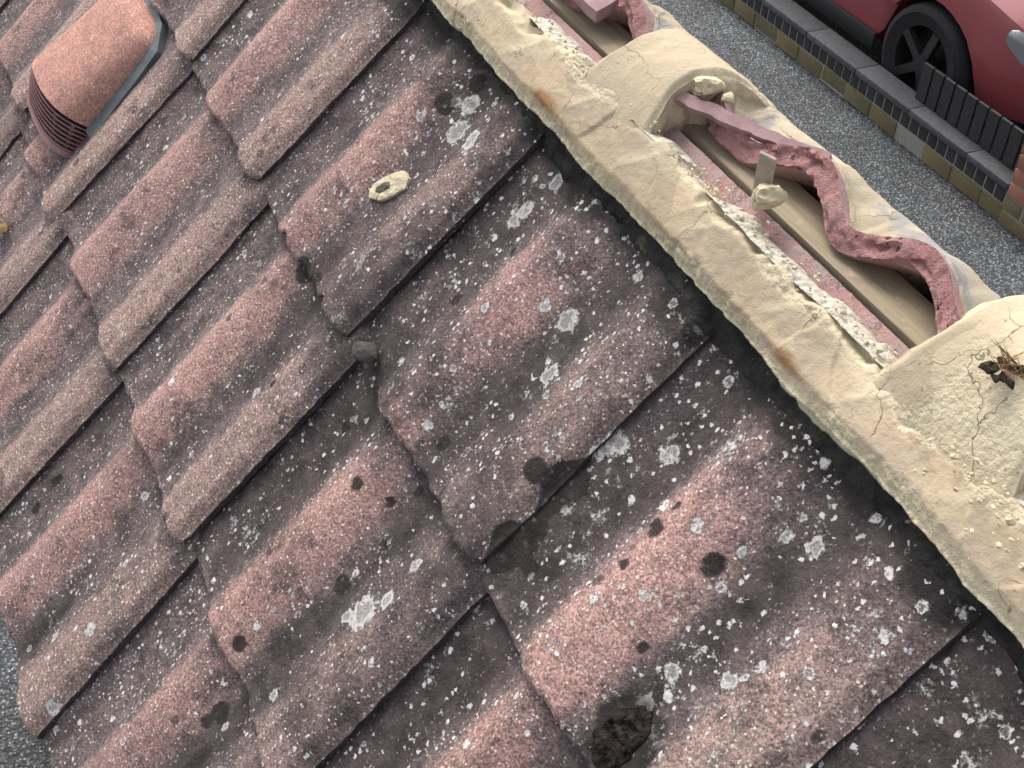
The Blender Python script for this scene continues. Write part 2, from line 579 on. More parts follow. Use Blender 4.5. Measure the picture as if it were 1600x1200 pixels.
def mat_brick(name, a, b, moss=0.0):
    n = N(name)
    co = n.obco()
    oi = n.t.nodes.new('ShaderNodeObjectInfo').outputs['Random']
    mid = n.noise(co, 45.0, 5.0, 0.65)
    col = n.mix(oi, a, b)
    col = n.mix(n.mul(n.ramp(mid, 0.35, 0.75), 0.45), col, tuple(x * 0.5 for x in a))
    if moss:
        col = n.mix(n.mul(n.ramp(n.noise(co, 14.0, 4.0, 0.65), 0.3, 0.6), moss), col, n.mix(mid, (0.075, 0.075, 0.03), (0.17, 0.155, 0.07)))
    return n.fin(col, 0.9, n.bump(mid, 0.003, 0.8))


def mat_vent():
    n = N('vent_hood_sanded')
    co = n.obco()
    mid = n.noise(co, 48.0, 5.0, 0.65)
    gr = n.voro(co, 480.0)
    g = n.sep(gr.outputs['Color'])
    col = n.mix(n.ramp(mid, 0.32, 0.7), (0.47, 0.245, 0.195), (0.35, 0.195, 0.16))
    gv = n.node('ShaderNodeMapRange', {0: g[0], 1: 0.0, 2: 1.0, 3: 0.7, 4: 1.3})
    col = n.mix(1.0, col, n.node('ShaderNodeCombineColor', {0: gv, 1: gv, 2: gv}), 'MULTIPLY')
    w = n.voro(co, 240.0)
    wr = n.sep(w.outputs['Color'])
    col = n.mix(n.mul(n.mul(n.math('GREATER_THAN', wr[0], 0.88), n.ramp(w.outputs['Distance'], 0.42, 0.25)), 0.55), col, (0.75, 0.55, 0.46))
    sp = n.voro(co, 26.0)
    sr = n.sep(sp.outputs['Color'])
    col = n.mix(n.mul(n.mul(n.math('GREATER_THAN', sr[0], 0.8), n.ramp(sp.outputs['Distance'], 0.3, 0.18)), 0.55), col, (0.20, 0.13, 0.11))
    return n.fin(col, 0.9, n.bump(n.add(g[1], mid), 0.0012, 0.9), Specular_IOR_Level=0.25)


M_TILE = mat_tile()
M_MORT = mat_mortar('cream_bedding_mortar', (0.43, 0.34, 0.228), (0.585, 0.50, 0.345))
M_MORTFAR = mat_mortar('grey_stained_mortar', (0.45, 0.38, 0.265), (0.56, 0.49, 0.34), 0.9)
M_WHITE = mat_mortar('white_flaking_mortar', (0.52, 0.475, 0.38), (0.62, 0.57, 0.465))
M_BLACK = mat_black_edge()
M_FRAC = mat_fracture()
M_WOOD = mat_wood()
M_TARMAC = mat_tarmac()
M_VENT = mat_vent()
M_SLAT = mat_plain('vent_grille_plastic', (0.24, 0.125, 0.125), 0.55, 0.15, 60)
M_LEAD = mat_plain('grey_flashing_strip', (0.105, 0.115, 0.12), 0.6, 0.2, 60, 0.0006)
M_DARK = mat_plain('dark_underlay', (0.02, 0.018, 0.017), 0.9, 0.3, 30)
M_MOSS = mat_plain('dark_moss', (0.021, 0.017, 0.015), 1.0, 0.85, 90, 0.008, 0.1)
M_STONE = mat_plain('grey_stone', (0.07, 0.062, 0.056), 0.95, 0.4, 120, 0.003, 0.2)
M_PINKSMOOTH = mat_plain('clean_pink_concrete', (0.33, 0.215, 0.215), 0.85, 0.16, 70, 0.0006, 0.25)
M_BRICK = mat_brick('red_brick', (0.30, 0.13, 0.085), (0.22, 0.095, 0.065))
M_BRICKMOSS = mat_brick('mossy_brick', (0.17, 0.10, 0.06), (0.085, 0.075, 0.05), 0.85)
M_BRICKBLACK = mat_brick('black_glazed_brick', (0.022, 0.022, 0.024), (0.032, 0.031, 0.034))
M_JOINT = mat_plain('pale_brick_joint', (0.24, 0.235, 0.21), 0.95, 0.2, 80, 0.002)
M_COPING = mat_plain('dark_grey_coping', (0.062, 0.064, 0.068), 0.8, 0.25, 40, 0.002)
M_BLACKWOOD = mat_plain('black_stained_board', (0.024, 0.024, 0.026), 0.6, 0.3, 50, 0.001)
M_SOIL = mat_plain('soil', (0.045, 0.036, 0.026), 1.0, 0.5, 60, 0.01, 0.1)
M_STALK = mat_plain('dry_stalk', (0.22, 0.13, 0.06), 0.9)
M_YELLOW = mat_plain('yellow_lichen_lump', (0.20, 0.13, 0.065), 0.95, 0.4, 90, 0.003, 0.2)

# ------------------------------------------------------------------ ground
gx, gy = np.meshgrid(np.linspace(-400, 400, 9), np.linspace(-400, 400, 9), indexing='ij')
g = obj('tarmac_driveway', mesh('tarmac_driveway', np.stack([gx, gy, gx * 0], -1), grid_faces(9, 9), mats=[M_TARMAC]))
tag(g, 'dark grey tarmac surface below the roof', None, None, 'structure')

# ------------------------------------------------------------------ the roof
roof = empty('porch_roof', (0, 0, 0))
tag(roof, 'small pitched roof of weathered red concrete tiles with its ridge tiles off', 'roof')
X0, X1 = -2.1, 1.5
GA = 0.272                                           # gauge
W = 0.297


def prof(s):
    """height of the tile's top across its width, s from 0 to 1 (left to right)"""
    s = np.asarray(s, float)
    d = np.abs(s - 0.375) / np.where(s < 0.375, 0.185, 0.235)
    r1 = np.where(d < 1, 0.5 + 0.5 * np.cos(np.pi * np.clip(d, 0, 1)), 0)
    r1 = 0.0155 * r1
    up = sstep(0.63, 0.84, s)
    dome = 1.0 - 0.10 * np.clip((s - 0.88) / 0.12, -1, 1) ** 2
    edge = 1 - 0.50 * sstep(0.93, 1.0, s) ** 1.5
    r2 = 0.0160 * up * dome * edge
    pan = -0.0015 * np.exp(-((s - 0.1) / 0.1) ** 2) + 0.002 * sstep(0.4, 0.62, s) * (1 - up)
    pan = pan + 0.0022 * sstep(0.09, 0.0, s)
    return r1 + r2 + pan - 0.0150


# right edges (u at head, u at tail) measured tile by tile; the rest continue the bond
EDGE = {1: {-1: (-0.300, -0.304), 0: (0.004, -0.016), 1: (0.285, 0.273), 2: (0.585, 0.583), 3: (0.886, 0.890)},
        2: {-1: (-0.303, -0.330), 0: (0.010, 0.003), 1: (0.293, 0.291), 2: (0.597, 0.606)},
        3: {0: (0.010, -0.001), 1: (0.304, 0.316)}}
TAILV = {1: {-1: 0.002, 0: 0.007, 1: 0.011, 2: 0.013, 3: 0.018}, 2: {-1: 0.288, 0: 0.280, 1: 0.280, 2: 0.276}, 3: {0: 0.540, 1: 0.545}}
rj = random.Random(3)


def edge_of(c, k):
    if k in EDGE[c]:
        return EDGE[c][k]
    j = random.Random(c * 100 + k)
    a = W * k - 0.006 + j.uniform(-0.004, 0.004)
    if c >= 2:
        a += 0.006
    return (a, a + j.uniform(-0.005, 0.005))


def tail_of(c, k):
    return TAILV[c].get(k, GA * (c - 1) + random.Random(c * 37 + k).uniform(-0.004, 0.004))


def tile_frame(c, k):
    uR = edge_of(c, k)
    uL = edge_of(c, k - 1)
    vt = tail_of(c, k)
    vh = -0.3465 if c == 1 else GA * (c - 2) - 0.07
    return uL, uR, vh, vt


def lift(c, t):
    """t = 0 head .. 1 tail"""
    return -0.008 + 0.0160 * t


def near_h(u, v, c):
    """height of course c's surface at (u, v)"""
    u = np.asarray(u, float)
    v = np.asarray(v, float)
    u, v = np.broadcast_arrays(u, v)
    out = np.full(u.shape, -0.02)
    for k in range(-7, 6):
        uL, uR, vh, vt = tile_frame(c, k)
        t = np.clip((v - vh) / (vt - vh), 0, 1)
        a = uL[0] * (1 - t) + uL[1] * t
        b = uR[0] * (1 - t) + uR[1] * t
        s = (u - a) / (b - a)
        ok = (s >= 0) & (s <= 1)
        flat = sstep(-0.345, -0.28, v) if c == 1 else 1.0
        out = np.where(ok, lift(c, t) + prof(np.clip(s, 0, 1)) * flat + (1 - flat) * -0.008, out)
    return out


# larger lichen crusts seen on the tiles (u, v, radius)
CRUST = [(0.492, -0.132, 0.0125), (0.633, -0.169, 0.0119), (0.591, -0.141, 0.0125), (0.586, -0.126, 0.008), (0.523, 0.128, 0.0197), (0.535, 0.1, 0.0097), (0.509, 0.146, 0.008), (0.774, -0.046, 0.0088), (0.77, -0.075, 0.0087), (0.807, -0.107, 0.0083), (0.775, -0.209, 0.0091), (0.754, -0.198, 0.0056), (0.705, -0.156, 0.007), (0.18, -0.201, 0.0174), (0.216, -0.207, 0.0138), (0.46, -0.17, 0.0127), (0.433, -0.164, 0.0078), (0.531, -0.149, 0.006), (0.166, -0.228, 0.0127), (0.32, -0.187, 0.0099), (0.322, -0.203, 0.0099), (0.327, -0.239, 0.0097), (0.815, -0.117, 0.0045), (0.907, -0.155, 0.0072), (0.91, -0.194, 0.0071), (0.924, -0.239, 0.0076), (0.947, -0.243, 0.0074), (0.529, 0.062, 0.009), (0.273, 0.422, 0.0095), (0.228, 0.481, 0.0073), (0.307, 0.502, 0.0095), (0.891, -0.237, 0.0055), (0.79, -0.251, 0.0053), (0.742, -0.167, 0.0048), (0.391, -0.124, 0.0068), (0.817, -0.131, 0.0054), (0.431, -0.017, 0.0068), (0.344, -0.023, 0.0058), (0.217, 0.126, 0.0075), (0.175, 0.312, 0.0072), (0.793, -0.236, 0.004), (0.86, -0.209, 0.005), (0.484, -0.239, 0.0073), (0.151, -0.219, 0.0081), (0.485, 0.318, 0.0057), (0.515, 0.244, 0.0068), (0.775, -0.104, 0.0043), (0.753, -0.215, 0.0042)]


# round dark growths (u, v, radius) and the outline of one long black patch coloured on the tiles
SPOTS = [(0.782, -0.020, 0.032), (0.559, -0.078, 0.0119), (0.617, -0.025, 0.0098), (0.457, -0.019, 0.0073), (0.68, -0.13, 0.0094), (0.684, -0.093, 0.0058), (0.477, 0.138, 0.0089), (0.452, 0.057, 0.0068), (0.734, -0.147, 0.0088), (0.48, 0.082, 0.0054), (0.415, 0.072, 0.0071), (0.443, 0.255, 0.0088), (0.679, -0.152, 0.0047), (0.6, -0.098, 0.0046), (0.143, 0.014, 0.0138), (0.173, 0.009, 0.0118), (0.742, -0.069, 0.0055), (0.233, 0.102, 0.0058), (0.335, 0.065, 0.006), (0.028, 0.424, 0.0092), (0.035, 0.465, 0.0083), (0.47, 0.316, 0.0102), (0.466, 0.334, 0.0073), (0.338, -0.1, 0.0065), (0.141, -0.211, 0.013), (0.153, -0.247, 0.0112), (0.377, -0.251, 0.008), (0.576, -0.243, 0.0089), (0.576, -0.257, 0.0077), (0.353, -0.17, 0.0056), (0.465, 0.029, 0.006)]
BLACK_PATCH = np.array([(0.585, -0.118), (0.571, -0.099), (0.569, -0.087), (0.573, -0.073), (0.582, -0.06), (0.586, -0.045), (0.574, -0.036), (0.571, -0.023), (0.578, -0.008), (0.584, 0.009), (0.597, 0.003), (0.603, -0.009), (0.61, -0.021), (0.608, -0.036), (0.603, -0.052), (0.597, -0.061), (0.602, -0.082), (0.602, -0.097), (0.596, -0.109)])


def poly_dist(U, V, pts):
    """signed distance to a closed outline, positive inside"""
    d = np.full(U.shape, 9.0)
    inside = np.zeros(U.shape, bool)
    for (x0, y0), (x1, y1) in zip(pts, np.roll(pts, -1, axis=0)):
        ex, ey = x1 - x0, y1 - y0
        t = np.clip(((U - x0) * ex + (V - y0) * ey) / (ex * ex + ey * ey), 0, 1)
        d = np.minimum(d, np.hypot(U - x0 - t * ex, V - y0 - t * ey))
        cr = ((y0 > V) != (y1 > V)) & (U < ex * (V - y0) / (ey if abs(ey) > 1e-9 else 1e-9) + x0)
        inside ^= cr
    return np.where(inside, d, -d)


def make_tile(c, k, name='roof_tile'):
    uL, uR, vh, vt = tile_frame(c, k)
    seed = (c * 131 + k * 17) % 997
    vis = -3 <= k <= 3
    ns, nv = (84, 76) if vis else (40, 16)
    s = np.concatenate([np.linspace(-0.055, 0.96, ns - 8), np.array([0.968, 0.976, 0.983, 0.989, 0.994, 0.997, 0.9990, 1.0])])
    t = np.concatenate([np.linspace(0, 0.955, nv - 8), np.array([0.963, 0.971, 0.978, 0.984, 0.989, 0.9935, 0.997, 1.0])])
    S, T = np.meshgrid(s, t, indexing='ij')
    A = uL[0] * (1 - T) + uL[1] * T
    B = uR[0] * (1 - T) + uR[1] * T
    # ragged right edge and chipped tail
    v_lin = vh + (vt - vh) * T
    rag = (0.0016 * fbm(v_lin * 90, seed * 1.3, seed, 3) - 0.007 * np.clip(fbm(v_lin * 26, 9.1, seed + 5, 2) - 0.42, 0, 1) * 3) * sstep(0.93, 1.0, S)
    U = A + (B - A) * S + rag
    us = A[:, -1:] + (B - A)[:, -1:] * S[:, -1:]
    chip = 0.0046 * fbm(us * 62, 3.3, seed + 9, 5) - 0.020 * np.clip(fbm(us * 22, 1.7, seed + 11, 3) - 0.36, 0, 1) ** 1.0
    # the corner of each big roll is worn round; the tail dips a little over the rolls
    rnd = -0.005 * sstep(0.965, 1.0, S[:, -1:]) ** 2 - 0.004 * sstep(0.84, 0.78, S[:, -1:]) * sstep(0.70, 0.78, S[:, -1:])
    V = v_lin + (chip + rnd) * sstep(0.80, 1.0, T) ** 2
    flat = sstep(-0.345, -0.28, V) if c == 1 else np.ones_like(V)
    H = lift(c, T) + prof(np.clip(S, 0, 1)) * flat + (1 - flat) * -0.008
    H = H - 0.006 * sstep(0.0, -0.05, S)
    if c > 1:
        H = H - 0.010 * sstep(0.20, 0.10, T)            # the covered head tucks down
    jt = random.Random(seed)
    H = H + jt.uniform(-0.002, 0.002) + (S - 0.5) * jt.uniform(-0.003, 0.003)
    # worn surface relief
    H = H + 0.0016 * fbm(U * 38, V * 22, seed + 1, 4) + 0.0007 * fbm(U * 240, V * 240, seed + 2, 2)
    H = H - 0.0020 * sstep(0.988, 1.0, T) ** 2                         # worn arris
    if c == 1 and k == 2:      # worn roll: a spalled hollow in the flank beside the long black patch
        H = H - 0.004 * np.exp(-(((U - 0.565) / 0.03) ** 2 + ((V + 0.06) / 0.05) ** 2))
    thick = 0.0130 - 0.0050 * sstep(0.80, 0.97, S)
    bump_b = 0.0012 * fbm(U * 120, V * 120, seed + 4, 2)
    u0, v0 = float((uL[0] + uR[0]) / 2), float(vh)
    P = np.stack([U - u0, -(V - v0), H], -1)
    Q = np.stack([U - u0 - 0.001 * sstep(0.99, 1, S), -(V - v0) + 0.0015 * sstep(0.98, 1, T), H - thick + bump_b], -1)

    def sidefn(R, tt):
        R = R.copy()
        nz = 0.0014 * fbm(R[:, 0] * 260, R[:, 1] * 260 + tt * 40, seed + 6, 3)
        R[:, 1] -= nz
        return R
    Vv, F, side = solid(P, Q, flip=True, nside=4, sidefn=sidefn)
    n = len(Vv)
    reg = slice(0, P.size // 3)

    def full(a, fill=0.0):
        o = np.full(n, fill, np.float32)
        o[reg] = a.ravel()
        return o
    d1 = np.clip(1 - np.abs(S - 0.385) / np.where(S < 0.385, 0.17, 0.24), 0, 1)
    rollm = np.maximum(sstep(0.0, 0.7, d1), sstep(0.67, 0.82, S) * (1 - 0.25 * sstep(0.97, 1.0, S)))
    rollm = np.maximum(rollm, 0.55 * sstep(0.965, 1.0, T))            # scuffed tail
    rollm = rollm * (1 - 0.18 * sstep(0.66, 0.76, S) * sstep(-0.1, 0.5, U))
    rollm = rollm * (1 - 0.6 * sstep(-0.14, -0.24, V)) if c == 1 else rollm * (1 - 0.45 * sstep(0.085, 0.01, V - GA * (c - 2) + 0.03 * fbm(U * 20, 1.0, seed + 31, 3)))
    two = sstep(0.66, 0.76, S)
    damp = sstep(-0.212, -0.258, V + 0.040 * fbm(U * 14, V * 14, 405, 4)) if c == 1 else np.zeros_like(V)
    # grime where this course tucks under the one above, and in the channel beside the lap
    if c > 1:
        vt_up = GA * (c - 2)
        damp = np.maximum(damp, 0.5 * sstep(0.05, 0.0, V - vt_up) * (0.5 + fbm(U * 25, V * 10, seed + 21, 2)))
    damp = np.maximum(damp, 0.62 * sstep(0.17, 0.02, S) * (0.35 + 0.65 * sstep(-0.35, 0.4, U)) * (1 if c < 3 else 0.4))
    gm = sstep(-0.35, 0.35, U - 0.5 * (V if c > 1 else 0 * V)) * (1.0 if c < 3 else 0.5)
    blot = sstep(0.02, 0.55, fbm(U * 6.5, V * 5.5, 401, 4)) * sstep(-0.45, 0.25, U)
    damp = np.maximum(damp, blot * 0.52)
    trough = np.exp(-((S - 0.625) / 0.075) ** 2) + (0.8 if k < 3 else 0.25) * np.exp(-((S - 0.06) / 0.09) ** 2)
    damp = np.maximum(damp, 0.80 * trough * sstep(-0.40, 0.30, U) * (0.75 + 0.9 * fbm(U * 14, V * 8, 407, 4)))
    rollm = rollm * (1 - 0.55 * blot) * (1 - 0.35 * sstep(0.1, 0.5, fbm(U * 9 + 3, V * 5, 403, 3)))
    damp = np.maximum(damp, gm * (0.68 - 0.60 * rollm) * (0.85 + 0.5 * fbm(U * 16, V * 9, seed + 25, 3)))
    lich = (0.20 + 0.50 * sstep(-0.25, 0.35, U)) * (0.55 + 0.5 * sstep(0.22, -0.2, V)) + 0.22 * sstep(0.3, 0.05, S)
    lich = lich * (1 - 0.35 * sstep(0.3, 0.8, rollm))
    crust = np.zeros_like(V)
    if vis:
        for cu, cv, cr_ in CRUST:
            q = ((U - cu) ** 2 + (V - cv) ** 2) / cr_ ** 2
            crust = np.maximum(crust, np.exp(-q))
    black = np.zeros_like(V)
    if vis:
        for cu, cv, cr_ in SPOTS:
            q = np.sqrt(((U - cu) ** 2 + (V - cv) ** 2)) / cr_
            black = np.maximum(black, 0.85 * sstep(1.25, 0.75, q + 0.35 * fbm(U * 60, V * 60, 411, 3)))
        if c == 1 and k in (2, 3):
            black = np.maximum(black, sstep(-0.003, 0.003, poly_dist(U, V, BLACK_PATCH) + 0.003 * fbm(U * 70, V * 70, 413, 3)))
    fresh = sstep(-0.300, -0.312, V) if c == 1 else np.zeros_like(V)
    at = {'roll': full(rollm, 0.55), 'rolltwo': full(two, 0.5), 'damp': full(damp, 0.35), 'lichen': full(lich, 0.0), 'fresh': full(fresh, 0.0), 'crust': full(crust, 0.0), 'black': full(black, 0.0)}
    at['fresh'][P.size // 3 * 2:] = 0.0
    at['damp'][P.size // 3:] = 0.62
    at['roll'][P.size // 3:] = 0.25
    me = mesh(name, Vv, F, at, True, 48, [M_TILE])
    o = obj(name, me, roof)
    p = near(u0, v0, 0)
    o.location = tuple(p)
    o.rotation_euler = (TH, 0, 0)
    return o


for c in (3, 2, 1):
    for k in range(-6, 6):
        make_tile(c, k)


# far slope: heads of the far tiles stand broken and red along the ridge
def make_far_tile(uL, visible, proto_name='roof_tile'):
    seed = int(abs(uL) * 1000) % 977
    ns, nv = (150, 14) if visible else (40, 6)
    s = np.linspace(-0.02, 1.0, ns)
    t = np.linspace(0, 1, nv) ** 1.6
    S, T = np.meshgrid(s, t, indexing='ij')
    U = uL + W * S
    jag = 0.004 * fbm(S * 14, 2.2, seed, 4) + 0.002 * fbm(S * 70, 5.2, seed + 3, 2)
    V = 0.028 + 0.40 * T + jag * (1 - T) ** 6
    amp = 1.25
    d1 = np.clip(np.abs(S - 0.36) / 0.24, 0, 1)
    d2 = np.clip(np.abs(S - 0.81) / 0.24, 0, 1)
    h = 0.0225 * (0.5 + 0.5 * np.cos(np.pi * d1)) + 0.0225 * (0.5 + 0.5 * np.cos(np.pi * d2))
    H = amp * h - 0.022 + 0.0008 * fbm(U * 80, V * 80, seed, 3)
    th = 0.0195 * (1 - 0.35 * sstep(0, 0.12, T)) + 0.003 * fbm(U * 60, V * 60, seed + 5, 3) * (1 - T)
    P = far(U, V, H)
    Q = far(U, V + 0.004, H - th)

    def sidefn(R, tt):
        R = R.copy()
        q1 = fbm(R[:, 0] * 38, tt * 2.2, seed + 6, 2)
        R[:, 1] += 0.007 * (np.round(q1 * 5) / 5 * 0.7 + q1 * 0.3) + 0.003 * fbm(R[:, 0] * 190, tt * 6, seed + 16, 3) - 0.0015
        R[:, 2] += 0.0015 * fbm(R[:, 0] * 210, tt * 6, seed + 7, 3)
        return R
    Vv, F, side = solid(P, Q, flip=False, nside=7 if visible else 1, sidefn=sidefn)
    n = len(Vv)
    z = np.zeros(n)
    at = {'roll': z + 0.6, 'rolltwo': z, 'damp': z, 'lichen': z + 0.1, 'fresh': np.where(Vv[:, 1] < 0.12, 1.0, 0.0)}
    o = np.array([uL + W / 2, 0.03, Z0 - 0.03])
    me = mesh('roof_tile', Vv - o, F, at, True, 50, [M_TILE, M_FRAC], (side > 0.5).astype(int))
    return tag(obj('roof_tile', me, roof, tuple(o)), 'red broken tile end along the ridge' if visible else None)


FAR_L = 0.126
for k in range(-8, 5):
    make_far_tile(FAR_L + 0.2985 * k, -1 <= k <= 3)
# lower courses of the far slope: one plain tile mesh, copied
_proto = None
for c in (1, 2):
    for k in range(-8, 5):
        if _proto is None:
            S, T = np.meshgrid(np.linspace(0, 1, 28), np.linspace(0, 1, 5), indexing='ij')
            U = W * (S - 0.5)
            Vd = 0.34 * T
            H = prof(S) + 0.019 * T - 0.012
            P = np.stack([U, Vd, H], -1)
            Vv, F, _ = solid(P, P - np.array([0, 0, 0.0155]))
            z = np.zeros(len(Vv))
            _proto = mesh('roof_tile', Vv, F, {'roll': z + 0.5, 'rolltwo': z, 'damp': z, 'lichen': z + 0.2, 'fresh': z}, True, 48, [M_TILE])
        o = obj('roof_tile', _proto, roof, tuple(far(FAR_L + W / 2 + 0.2985 * k, 0.03 + GA * c + 0.07, -0.004 * c)), (-TH, 0, 0))

# roof deck (dark felt) under both slopes, ridge timber, walls
for nm, fn, v0_, v1_ in (('roof_felt', near, V0 + 0.05, 0.50), ('roof_felt', far, 0.055, 0.92)):
    uu, vv = np.meshgrid([X0 + 0.35, X1 - 0.05], [v0_, v1_], indexing='ij')
    Vv, F, _ = solid(fn(uu, vv, -0.075), fn(uu, vv, -0.085))
    obj(nm, mesh(nm, Vv, F, None, False, None, [M_DARK]), roof)
bt = box_mesh('ridge_timber', X0 + 0.35, X1 - 0.05, -0.016, 0.026, Z0 - 0.150, Z0 - 0.058, M_WOOD, 0.0018, 2)
obj('ridge_timber', bt, roof)
WALLM = mat_plain('brick_wall_plain', (0.24, 0.11, 0.075), 0.9, 0.3, 30, 0.003)
for y in (-0.60, 0.50):
    obj('porch_wall', box_mesh('porch_wall', X0 + 0.4, X1 - 0.1, y, y + 0.10, 0.0, Z0 - 0.74, WALLM, 0.004), roof)
for x in (X0 + 0.4, X1 - 0.2):
    V = []
    for xx in (x, x + 0.10):
        V += [(xx, -0.4995, 0.0), (xx, 0.4995, 0.0), (xx, 0.4995, Z0 - 0.70), (xx, 0.035, Z0 - 0.18), (xx, -0.035, Z0 - 0.18), (xx, -0.4995, Z0 - 0.70)]
    F = [(5, 4, 3, 2, 1, 0), (6, 7, 8, 9, 10, 11)] + [(i, (i + 1) % 6, (i + 1) % 6 + 6, i + 6) for i in range(6)]
    obj('gable_wall', mesh('gable_wall', V, F, None, False, None, [WALLM]), roof)


# ------------------------------------------------------------------ mortar
def strip_solid(name, U, Vl, Hl, base, fn, mat, attrs, parent=roof, sharp=None, flip=True):
    P = fn(U, Vl, Hl)
    Q = fn(U, Vl, base)
    o = np.array([U.mean(), 0.0, Z0]) if False else np.zeros(3)
    Vv, F, side = solid(P, Q, flip=flip, nside=3)
    n = len(Vv)
    k = P.size // 3
    at = {}
    for key, a in attrs.items():
        full = np.zeros(n, np.float32)
        full[:k] = a.ravel()
        full[k:] = 0.8 if key == 'crumb' else 0.0
        at[key] = full
    return obj(name, mesh(name, Vv, F, at, True, sharp, [mat]), parent)


# near bedding: troweled cream face with scooped facets, crumbly lower lip, ragged upper edge
nu, nv = 900, 46
uu = np.linspace(-0.30, 1.20, nu)
tt = np.linspace(0, 1, nv)
U, T = np.meshgrid(uu, tt, indexing='ij')
vlow = -0.2705 + 0.0046 * fbm(U * 16, 1.1, 41, 4) + 0.0017 * fbm(U * 95, 4.1, 42, 3)
vtop = -0.331 + 0.0085 * fbm(U * 22, 2.1, 43, 4) + 0.003 * fbm(U * 120, 5.1, 44, 3)
Vm = vlow + (vtop - vlow) * T
# facets ~75 mm long: shallow scoops with soft ridges between them
ph = (U + 0.9 * (Vm + 0.30) + 0.018 * fbm(U * 6, Vm * 6, 45, 2)) / 0.104
scoop = np.abs((ph % 1.0) - 0.5) * 2
face = 0.0035 + 0.0105 * sstep(0.0, 0.25, T) + 0.0016 * (scoop ** 5) * sstep(0.2, 0.55, T)
lip = 0.0015 * sstep(0.2, 0.08, T)
cr_low = sstep(0.24, 0.06, T + 0.28 * fbm(U * 16, Vm * 16, 46, 3))
cr_top = sstep(0.76, 0.95, T + 0.4 * fbm(U * 18, Vm * 18, 47, 3))
patch = sstep(0.36, 0.5, fbm(U * 9, Vm * 14, 48, 3)) * 0.8
crumb = np.clip(cr_low + cr_top + patch * 0.3, 0, 1)
H = face + lip + 0.0012 * fbm(U * 14, Vm * 14, 49, 3)
for su, sl, ss in ((0.245, 0.9, 1), (0.352, -0.5, -1), (0.46, 0.7, 1), (0.575, 1.1, -1), (0.664, -0.4, 1), (0.705, 0.8, -1), (0.845, 0.6, 1), (0.905, -0.6, 1)):
    q = U - su - sl * (Vm + 0.30) - 0.009 * fbm(Vm * 45 + su * 50, U * 12, 54, 4)
    H = H + ss * 0.0022 * sstep(-0.0016, 0.0016, q) * np.exp(-np.clip(q, 0, None) / 0.022) * sstep(0.12, 0.35, T)
H = H + crumb * (0.0018 * fbm(U * 130, Vm * 130, 50, 3) + 0.0013 * fbm(U * 330, Vm * 330, 51, 2))
H = H + 0.0006 * fbm(U * 200, Vm * 200, 52, 2)
H = H - 0.010 * sstep(0.86, 1.0, T + 0.25 * fbm(U * 30, Vm * 30, 53, 3))
stain = 0.95 * np.exp(-(((U - 0.285) / 0.030) ** 2 + ((Vm + 0.286) / 0.010) ** 2)) + 0.75 * np.exp(-(((U - 0.672) / 0.028) ** 2 + ((Vm + 0.283) / 0.008) ** 2))
pale = np.clip(scoop ** 4 * 0.9 * sstep(0.2, 0.6, T) + sstep(0.74, 0.96, T + 0.25 * fbm(U * 14, Vm * 14, 58, 3)) + sstep(0.22, 0.08, T + 0.2 * fbm(U * 20, Vm * 20, 59, 3)), 0, 1)
stain += 0.30 * np.exp(-(((U - 0.61) / 0.06) ** 2 + ((Vm + 0.295) / 0.015) ** 2))
# the raised crack edges where a trowelled flap has lifted (beside the near saddle)
strip_solid('mortar_bed', U, Vm, H, -0.03, near, M_MORT, {'crumb': crumb, 'stain': stain, 'pale': pale})
# white flaky upper crust left on the tile heads
for a, b in ((0.175, 0.29), (0.385, 0.470), (0.50, 0.735), (-0.1, 0.14), (0.84, 0.98)):
    uu = np.linspace(a, b, int((b - a) * 900))
    U, T = np.meshgrid(uu, np.linspace(0, 1, 20), indexing='ij')
    e = np.minimum(sstep(a, a + 0.02, U), sstep(b, b - 0.02, U))
    v0_ = -0.327 + 0.003 * fbm(U * 30, 7.7, 61, 3)
    v1_ = v0_ - (0.0085 + 0.009 * fbm(U * 24, 3.7, 62, 4) + 0.004 * fbm(U * 130, 3.7, 63, 3)) * e
    Vm = v0_ + (v1_ - v0_) * T
    H = 0.013 - 0.017 * T ** 1.6 + 0.004 * fbm(U * 70, Vm * 110, 64, 4) + 0.0035 * fbm(U * 210, Vm * 260, 65, 3) * sstep(0, 0.2, T)
    strip_solid('mortar_crust', U, Vm, np.maximum(H, -0.012), -0.024, near, M_WHITE, {'crumb': np.ones_like(U), 'stain': U * 0})

# blackened outer fillet lapping on to the top course
uu = np.linspace(-0.45, 1.20, 900)
U, T = np.meshgrid(uu, np.linspace(0, 1, 26), indexing='ij')
v1_ = -0.276 + 0 * U
th_ = near_h(uu, np.full_like(uu, -0.245), 1)
pan = sstep(-0.012, -0.022, th_)[:, None]
wid = 0.021 + 0.008 * pan + 0.014 * fbm(U * 9, 2.9, 71, 3) + 0.008 * fbm(U * 60, 6.9, 72, 4)
v0_ = v1_ + np.clip(wid, 0.010, 0.08)
Vm = v1_ + (v0_ - v1_) * T
top = near_h(U, Vm, 1)
smoothtop = top + np.clip(-0.006 - top, 0, 1) * (1 - T) ** 1.8
H = smoothtop + 0.0014 * (1 - T) ** 1.3 + 0.0003 + 0.0014 * fbm(U * 40, Vm * 40, 73, 4) * (1 - T ** 2) + 0.0010 * fbm(U * 170, Vm * 170, 74, 3)
H = H - 0.003 * sstep(0.75, 1.0, T)
lipm = sstep(0.30, 0.0, T + 0.35 * fbm(U * 22, Vm * 22, 75, 3))
tag(strip_solid('mortar_edge', U, Vm, H, -0.035, near, M_BLACK, {'crumb': lipm}, flip=False), 'outer mortar edge blackened by algae')


